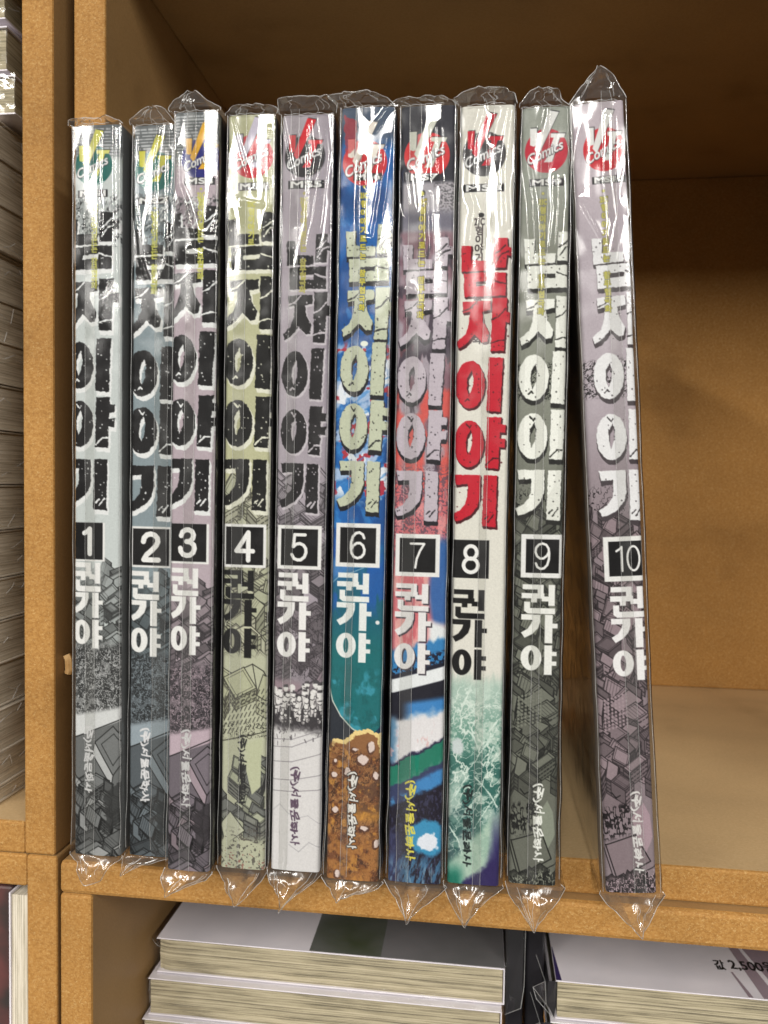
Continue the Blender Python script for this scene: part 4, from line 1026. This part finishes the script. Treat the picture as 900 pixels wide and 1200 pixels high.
SIDE = {1: ((150, 150, 146), (120, 122, 122)), 2: ((70, 76, 80), (90, 98, 102)), 3: ((80, 76, 80), (36, 34, 36)), 4: ((60, 60, 52), (38, 36, 34)), 5: ((60, 56, 60), (70, 60, 72)),
        6: ((40, 60, 90), (30, 34, 50)), 7: ((36, 36, 44), (60, 46, 52)), 8: ((60, 58, 56), (110, 108, 104)), 9: ((70, 72, 66), (50, 50, 46)), 10: ((150, 134, 120), (60, 54, 58))}
for b in range(1, 11):
    x, tilt, wmm, y = BK[b]
    root = empty('comic_book', (x, y, 0.05), (0, math.radians(tilt), 0))
    tag(root, BLAB[b], 'comic book', 'row of ten upright wrapped comic volumes')
    build_cover(b, root, wmm, SIDE[b])
    pb = MB(); pb.box(.4, wmm-.4, 1.4, 124.5, 1.2, 186.8); pb.build('page_block', [M_PAGE_UP], root)
    build_sleeve(b, root, wmm, {3: .1, 1: .5, 10: .7}.get(b, .4), {2: .0, 10: .8, 9: .7}.get(b, .4))

# ------------------------------------------------------------------ other books
def flat_book(x0, x1, y0, y1, z0, z1, label, group, cover, pages, spine=None, warp=0.0, over=0.6, film=None, rounded=None, name='paperback'):
    """book lying flat: two cover sheets, a page block, maybe a spine"""
    cx, cy = (x0+x1)/2, (y0+y1)/2
    r = empty(name, (cx, cy, z0)); tag(r, label, 'book', group)
    a, b_, c_, d_ = x0-cx, x1-cx, y0-cy, y1-cy; h = z1-z0
    m = MB(); m.box(a, b_, c_, d_, h-.35, h, 0, 0.08); m.box(a, b_, c_, d_, 0, .35, 0, 0.08)
    if spine == 'left': m.box(a, a+.35, c_, d_, .36, h-.36)
    if spine == 'right': m.box(b_-.35, b_, c_, d_, .36, h-.36)
    m.build('cover', [cover], r)
    # page block with gently uneven front edge
    n = 60; k = 12; vs = []; fs = []
    for i in range(n+1):
        for j in range(k+1):
            f = i/n; g = j/k
            xx = a+over+(b_-a-2*over)*f; zz = .4+(h-.8)*g
            e = min(f, 1-f)*(b_-a); rr = max(0, 5-e)
            yy = c_+over+.35*(vn(f*9, g*3, 5)-.5)+.18*(vn(0.5, g*60+z0, 9)-.5)
            if rounded and f < .5: yy += .055*rr*rr*(.4+.6*abs(g-.5)*2)
            vs.append((xx, yy, zz))
    for i in range(n):
        for j in range(k): o = i*(k+1)+j; fs.append([o, o+k+1, o+k+2, o+1])
    m = MB(); m.add(vs, fs); m.box(a+over, b_-over, c_+over+.9, d_-over, .4, h-.4); m.build('page_block', [pages], r)
    return r, (a, b_, c_, d_, h)
def film_box(r, dims, seed, ears=(), pad=.45):
    a, b_, c_, d_, h = dims
    m = MB()
    n, k = 40, 14
    # front sheet
    vs = [(a-pad+(b_-a+2*pad)*i/n, c_-pad-.5*abs(vn(i*.45, j*.6, seed)-.5)-.3*math.sin(math.pi*j/k), -.1+(h+.2)*j/k) for i in range(n+1) for j in range(k+1)]
    fs = [[i*(k+1)+j, (i+1)*(k+1)+j, (i+1)*(k+1)+j+1, i*(k+1)+j+1] for i in range(n) for j in range(k)]
    m.add(vs, fs)
    # top sheet
    vs = [(a-pad+(b_-a+2*pad)*i/n, c_-pad+(d_-c_)*j/k, h+.15+.22*abs(vn(i*.4, j*.7, seed+3)-.5)) for i in range(n+1) for j in range(k+1)]
    m.add(vs, fs)
    for P in ears:
        P = [np.array(q, float) for q in P]
        c = sum(P)/len(P)+np.array([0, -1.2, .3])
        m.add(list(P)+[c], [[i, (i+1) % len(P), len(P)] for i in range(len(P))])
        m.tube(P+[P[0]], .10, 1, 5); m.tube([P[0], c, P[len(P)//2]], .05, 1, 5)
    m.build('plastic_sleeve', [M_FILM, M_FOLD], r, smooth=False)
GL = 'wrapped books lying flat in the lower shelf'
def decal(name, polys, m, r, z):
    mb = MB()
    for P in polys: mb.add([(x, y, z) for x, y in P], [list(range(len(P)))])
    return mb.build(name, [m], r)
def print_text(name, body, m, r, x, y, z, size, sx=1.0):
    T = glyph_tris(body)*size*[sx, 1.0]; mb = MB()
    for q, (ax, ay) in enumerate(((0, 0), (.22, 0), (0, .2), (.22, .2))):
        for t in T: mb.add([(x+p[0]+ax, y+p[1]+ay, z+q*.004) for p in t], [[0, 1, 2]])
    return mb.build(name, [m], r)
# left pile, top edges of the pages facing out
r, dm = flat_book(-75.3, 37.3, 48.6, 200, -62.6, -51.2, 'topmost flat book of the left lower pile with white and dark green cover', GL, M_WHITE_COVER, M_PAGE_FLAT, 'right', rounded=True)
ox, oy = (-75.3+37.3)/2, (48.6+200)/2
decal('cover_print', [[(-24.5-ox, 48.9-oy), (-1.5-ox, 48.9-oy), (-2.5-ox, 190-oy), (-26-ox, 190-oy)]], M_GREEN_COVER, r, dm[4]+.05)
decal('cover_print', [[(-1.5-ox, 48.9-oy), (37.2-ox, 48.9-oy), (37.2-ox, 190-oy), (-2.5-ox, 190-oy)]], M_DULL_COVER, r, dm[4]+.05)
film_box(r, dm, 3, ears=[[(dm[0]-.5, dm[2], 9.5), (dm[0]-9.6, dm[2]+14, 4.5), (dm[0]-8.5, dm[2]+16, 3.5), (dm[0]-.4, dm[2]+4, 5.5)]])
r, dm = flat_book(-77.0, 36.5, 45.8, 195, -75.1, -63.0, 'second flat book of the left lower pile, grey page edges under the top one', GL, M_WHITE_COVER, M_PAGE_FLAT, 'right')
film_box(r, dm, 7, ears=[[(dm[0]-.3, dm[2]+2, 10), (dm[0]-2.2, dm[2]+6, 7.0), (dm[0]-3.0, dm[2]+8, 3.5), (dm[0]-1.6, dm[2]+5, 1.5), (dm[0]-.3, dm[2]+2, 2.5)]])
r, dm = flat_book(-78.3, 36.0, 44.2, 195, -87.6, -75.5, 'lowest flat book of the left lower pile with its white cover edge showing', GL, M_WHITE_COVER, M_PAGE_FLAT, 'right')
film_box(r, dm, 9)
# right pile
def open_spine(dm, r, seed):
    a, b_, c_, d_, h = dm; m = MB()
    m.add([(a-.3, c_+.3, .2), (a-2.6, c_-.6, h*.42), (a-2.2, c_+.2, h*.95), (a+.2, c_+.2, h-.2), (a+.6, c_+1.2, h*.4), (a-.3, d_-10, .2), (a-2.6, d_-10, h*.42), (a-2.2, d_-10, h*.95)],
          [[0, 1, 4], [1, 2, 3], [1, 3, 4], [0, 5, 6, 1], [1, 6, 7, 2]])
    m.build('spine', [M_BLACK_COVER], r)
    f = MB(); P = [np.array(q) for q in ((a-.4, c_-.3, .1), (a-5.4, c_+3, h*.30), (a-6.4, c_+4, h*.55), (a-3.2, c_-.5, h*.98), (a+.2, c_-.4, h+.2), (a-2.8, c_-.9, h*.40))]
    f.add(P, [[0, 1, 5], [1, 2, 5], [2, 3, 5], [3, 4, 5], [4, 0, 5]]); f.tube([P[3], P[2], P[1], P[0]], .10, 1, 5); f.tube([P[2], P[5]], .10, 1, 5); f.tube([P[3], P[5], P[0]], .09, 1, 5); f.tube([P[3], P[3]+np.array([-3, 14, 3.]), P[3]+np.array([-5, 40, 3.])], .08, 1, 5)
    f.build('film_flap', [M_FILM, M_FOLD], r)
r, dm = flat_book(52.4, 166.0, 45.0, 190, -62.8, -51.0, 'topmost flat book of the right lower pile with a price printed on its white cover', GL, M_WHITE_COVER, M_PAGE_FLAT, None)
ox, oy = (52.4+166)/2, (45+190)/2
open_spine(dm, r, 5)
decal('cover_print', [[(45.5-.0-ox+7, 45.2-oy), (54.2-ox, 45.2-oy), (52.8-ox, 62-oy), (52.6-ox, 62-oy)]], M_PURPLE, r, dm[4]+.05)
decal('cover_print', [[(112.2-ox, 45.3-oy), (116.5-ox, 45.3-oy), (112.4-ox, 72-oy), (109.5-ox, 72-oy)], [(108.0-ox, 45.3-oy), (109.3-ox, 45.3-oy), (107-ox, 57-oy), (106.4-ox, 57-oy)], [(118.5-ox, 45.3-oy), (128-ox, 45.3-oy), (122-ox, 75-oy), (113.5-ox, 72-oy)]], M_MAUVE, r, dm[4]+.06)
print_text('price_print', '값', M_INK, r, 102.3-ox, 58.0-oy, dm[4]+.1, 5.4, .64)
print_text('price_print', '2,500원', M_INK, r, 106.9-ox, 58.6-oy, dm[4]+.1, 6.2, .74)
film_box(r, dm, 13)
r, dm = flat_book(51.0, 165.0, 44.0, 190, -75.3, -63.2, 'second flat book of the right lower pile with black spine, under the priced one', GL, M_WHITE_COVER, M_PAGE_FLAT, None)
open_spine(dm, r, 6); film_box(r, dm, 15)
# black wrapped spines standing between the two piles
kb = MB(); kb.box(-5.2, 4.0, 0, 130, -42, 0, 0, 1.2); o = empty('paperback', (43.5, 51.0, -38.6-50)); tag(o, 'black book standing in the gap between the two lower piles', 'book')
kb = MB(); kb.box(-5.6, -0.4, 0, 130, 0, 50, 0, .8); kb.build('cover', [M_BLACK_COVER], o)
fm = MB(); fm.add([(-6.0, -.7, 50.3), (0, -.9, 50.3), (-.2, -1.6, 32), (-1.2, -3.2, 26), (-6.0, -1.0, 22)], [[0, 1, 2, 3, 4]]); fm.tube([(0, -.9, 50.3), (-.2, -1.6, 32), (-1.2, -3.2, 26), (-6, -1, 22)], .09, 1, 5); fm.build('plastic_sleeve', [M_FILM, M_FOLD], o)
o = empty('paperback', (49.0, 54.0, -88.6)); tag(o, 'thin black book beside the right lower pile, its corner film turned out', 'book')
kb = MB(); kb.box(-5.0, .9, 0, 130, 0, 49.0, 0, .8); kb.build('cover', [M_BLACK_COVER], o)
# left bookcase: pile of flat wrapped books
GS = 'stack of flat wrapped books in the left bookcase'
tops = [(-113.9, 28.5, 233.6, 246.2, 'topmost grey wrapped book of the left stack, touching the upper edge of the photo'),
        (-113.4, 28.5, 218.6, 231.6, 'second wrapped book from the top of the left stack, crinkled film on pale pages'),
        (-111.2, 29.0, 206.2, 217.6, 'third wrapped book from the top of the left stack, bright page edges and cream cover')]
def stack_book(xr_, yf, z0, z1, label, first=False):
    cx = xr_-70
    r = empty('paperback', (cx, yf+60, z0)); tag(r, label, 'book', GS); h = z1-z0
    m = MB(); m.box(-70, 70, -60, 60, h-.5, h, 0, .1); m.box(-70, 70, -60, 60, 0, .5, 0, .1); m.build('cover', [M_WHITE_COVER if first else M_GREY_COVER], r)
    m = MB(); m.box(-69.4, 69.2, -59.2, 59.2, .55, h-.55); m.build('page_block', [M_PAGE_FLAT if first else M_PAGE_GREY], r)
    f = MB(); n, k = 24, 8
    vs = [(70.4+.5*abs(vn(i*.7, j*.9, int(z0)+500)-.5), -60.4+120*i/n, -.1+(h+.2)*j/k) for i in range(n+1) for j in range(k+1)]
    fs = [[i*(k+1)+j, (i+1)*(k+1)+j, (i+1)*(k+1)+j+1, i*(k+1)+j+1] for i in range(n) for j in range(k)]
    f.add(vs, fs); vs = [(70.4-40*i/n, -60.5-.7*abs(vn(i*.9, j*.9, int(z0)+600)-.5), -.1+(h+.2)*j/k) for i in range(n+1) for j in range(k+1)]
    f.add(vs, fs); R = random.Random(int(z0)+9)
    for _ in range(2):
        y = R.uniform(-60, -46); z = R.uniform(0, h); f.tube([(70.9, y, z), (71.2, y+R.uniform(1, 5), z+R.uniform(-2, 2)), (70.9, y+R.uniform(4, 8), z+R.uniform(-3, 3))], .10, 1, 5)
    f.build('plastic_sleeve', [M_FILM, M_FOLD], r)
for xr_, yf, z0, z1, lb in tops: stack_book(xr_, yf, z0, z1, lb, True)
zs = [204.8, 193.9, 179.9, 165.9, 152.0, 139.1, 126.2, 112.6, 96.5, 82.8, 68.4, 55.7, 42.4, 29.0, 15.6, 5.2, .3]
R = random.Random(3)
for i in range(len(zs)-1):
    stack_book(-115.3+R.uniform(-1.6, 1.2), 22+R.uniform(-1, 2), zs[i+1]+.15, zs[i]-.15, 'grey wrapped book in the shaded middle and lower part of the left stack')
# lower left compartment: two upright books
r = empty('paperback', (-102.6, 17.5, -200)); tag(r, 'pale upright book with page edges out, beside the lower left upright', 'book')
m = MB(); m.box(-3.6, -3.2, -1, 120, 0, 178.5); m.box(3.0, 3.3, -1, 120, 0, 178.5); m.build('cover', [M_WHITE_COVER], r)
m = MB(); m.box(-3.1, 2.9, -.5, 118, 1, 177.8); m.build('page_block', [M_PAGE_UP], r)
r = empty('paperback', (-112.0, 20.5, -200)); tag(r, 'dark upright book with dull red and grey spine at the lower left edge', 'book')
m = MB(); m.box(-6.0, 4.2, 0, 120, 0, 178.0, 0, .8); m.build('cover', [M_RED_COVER], r)
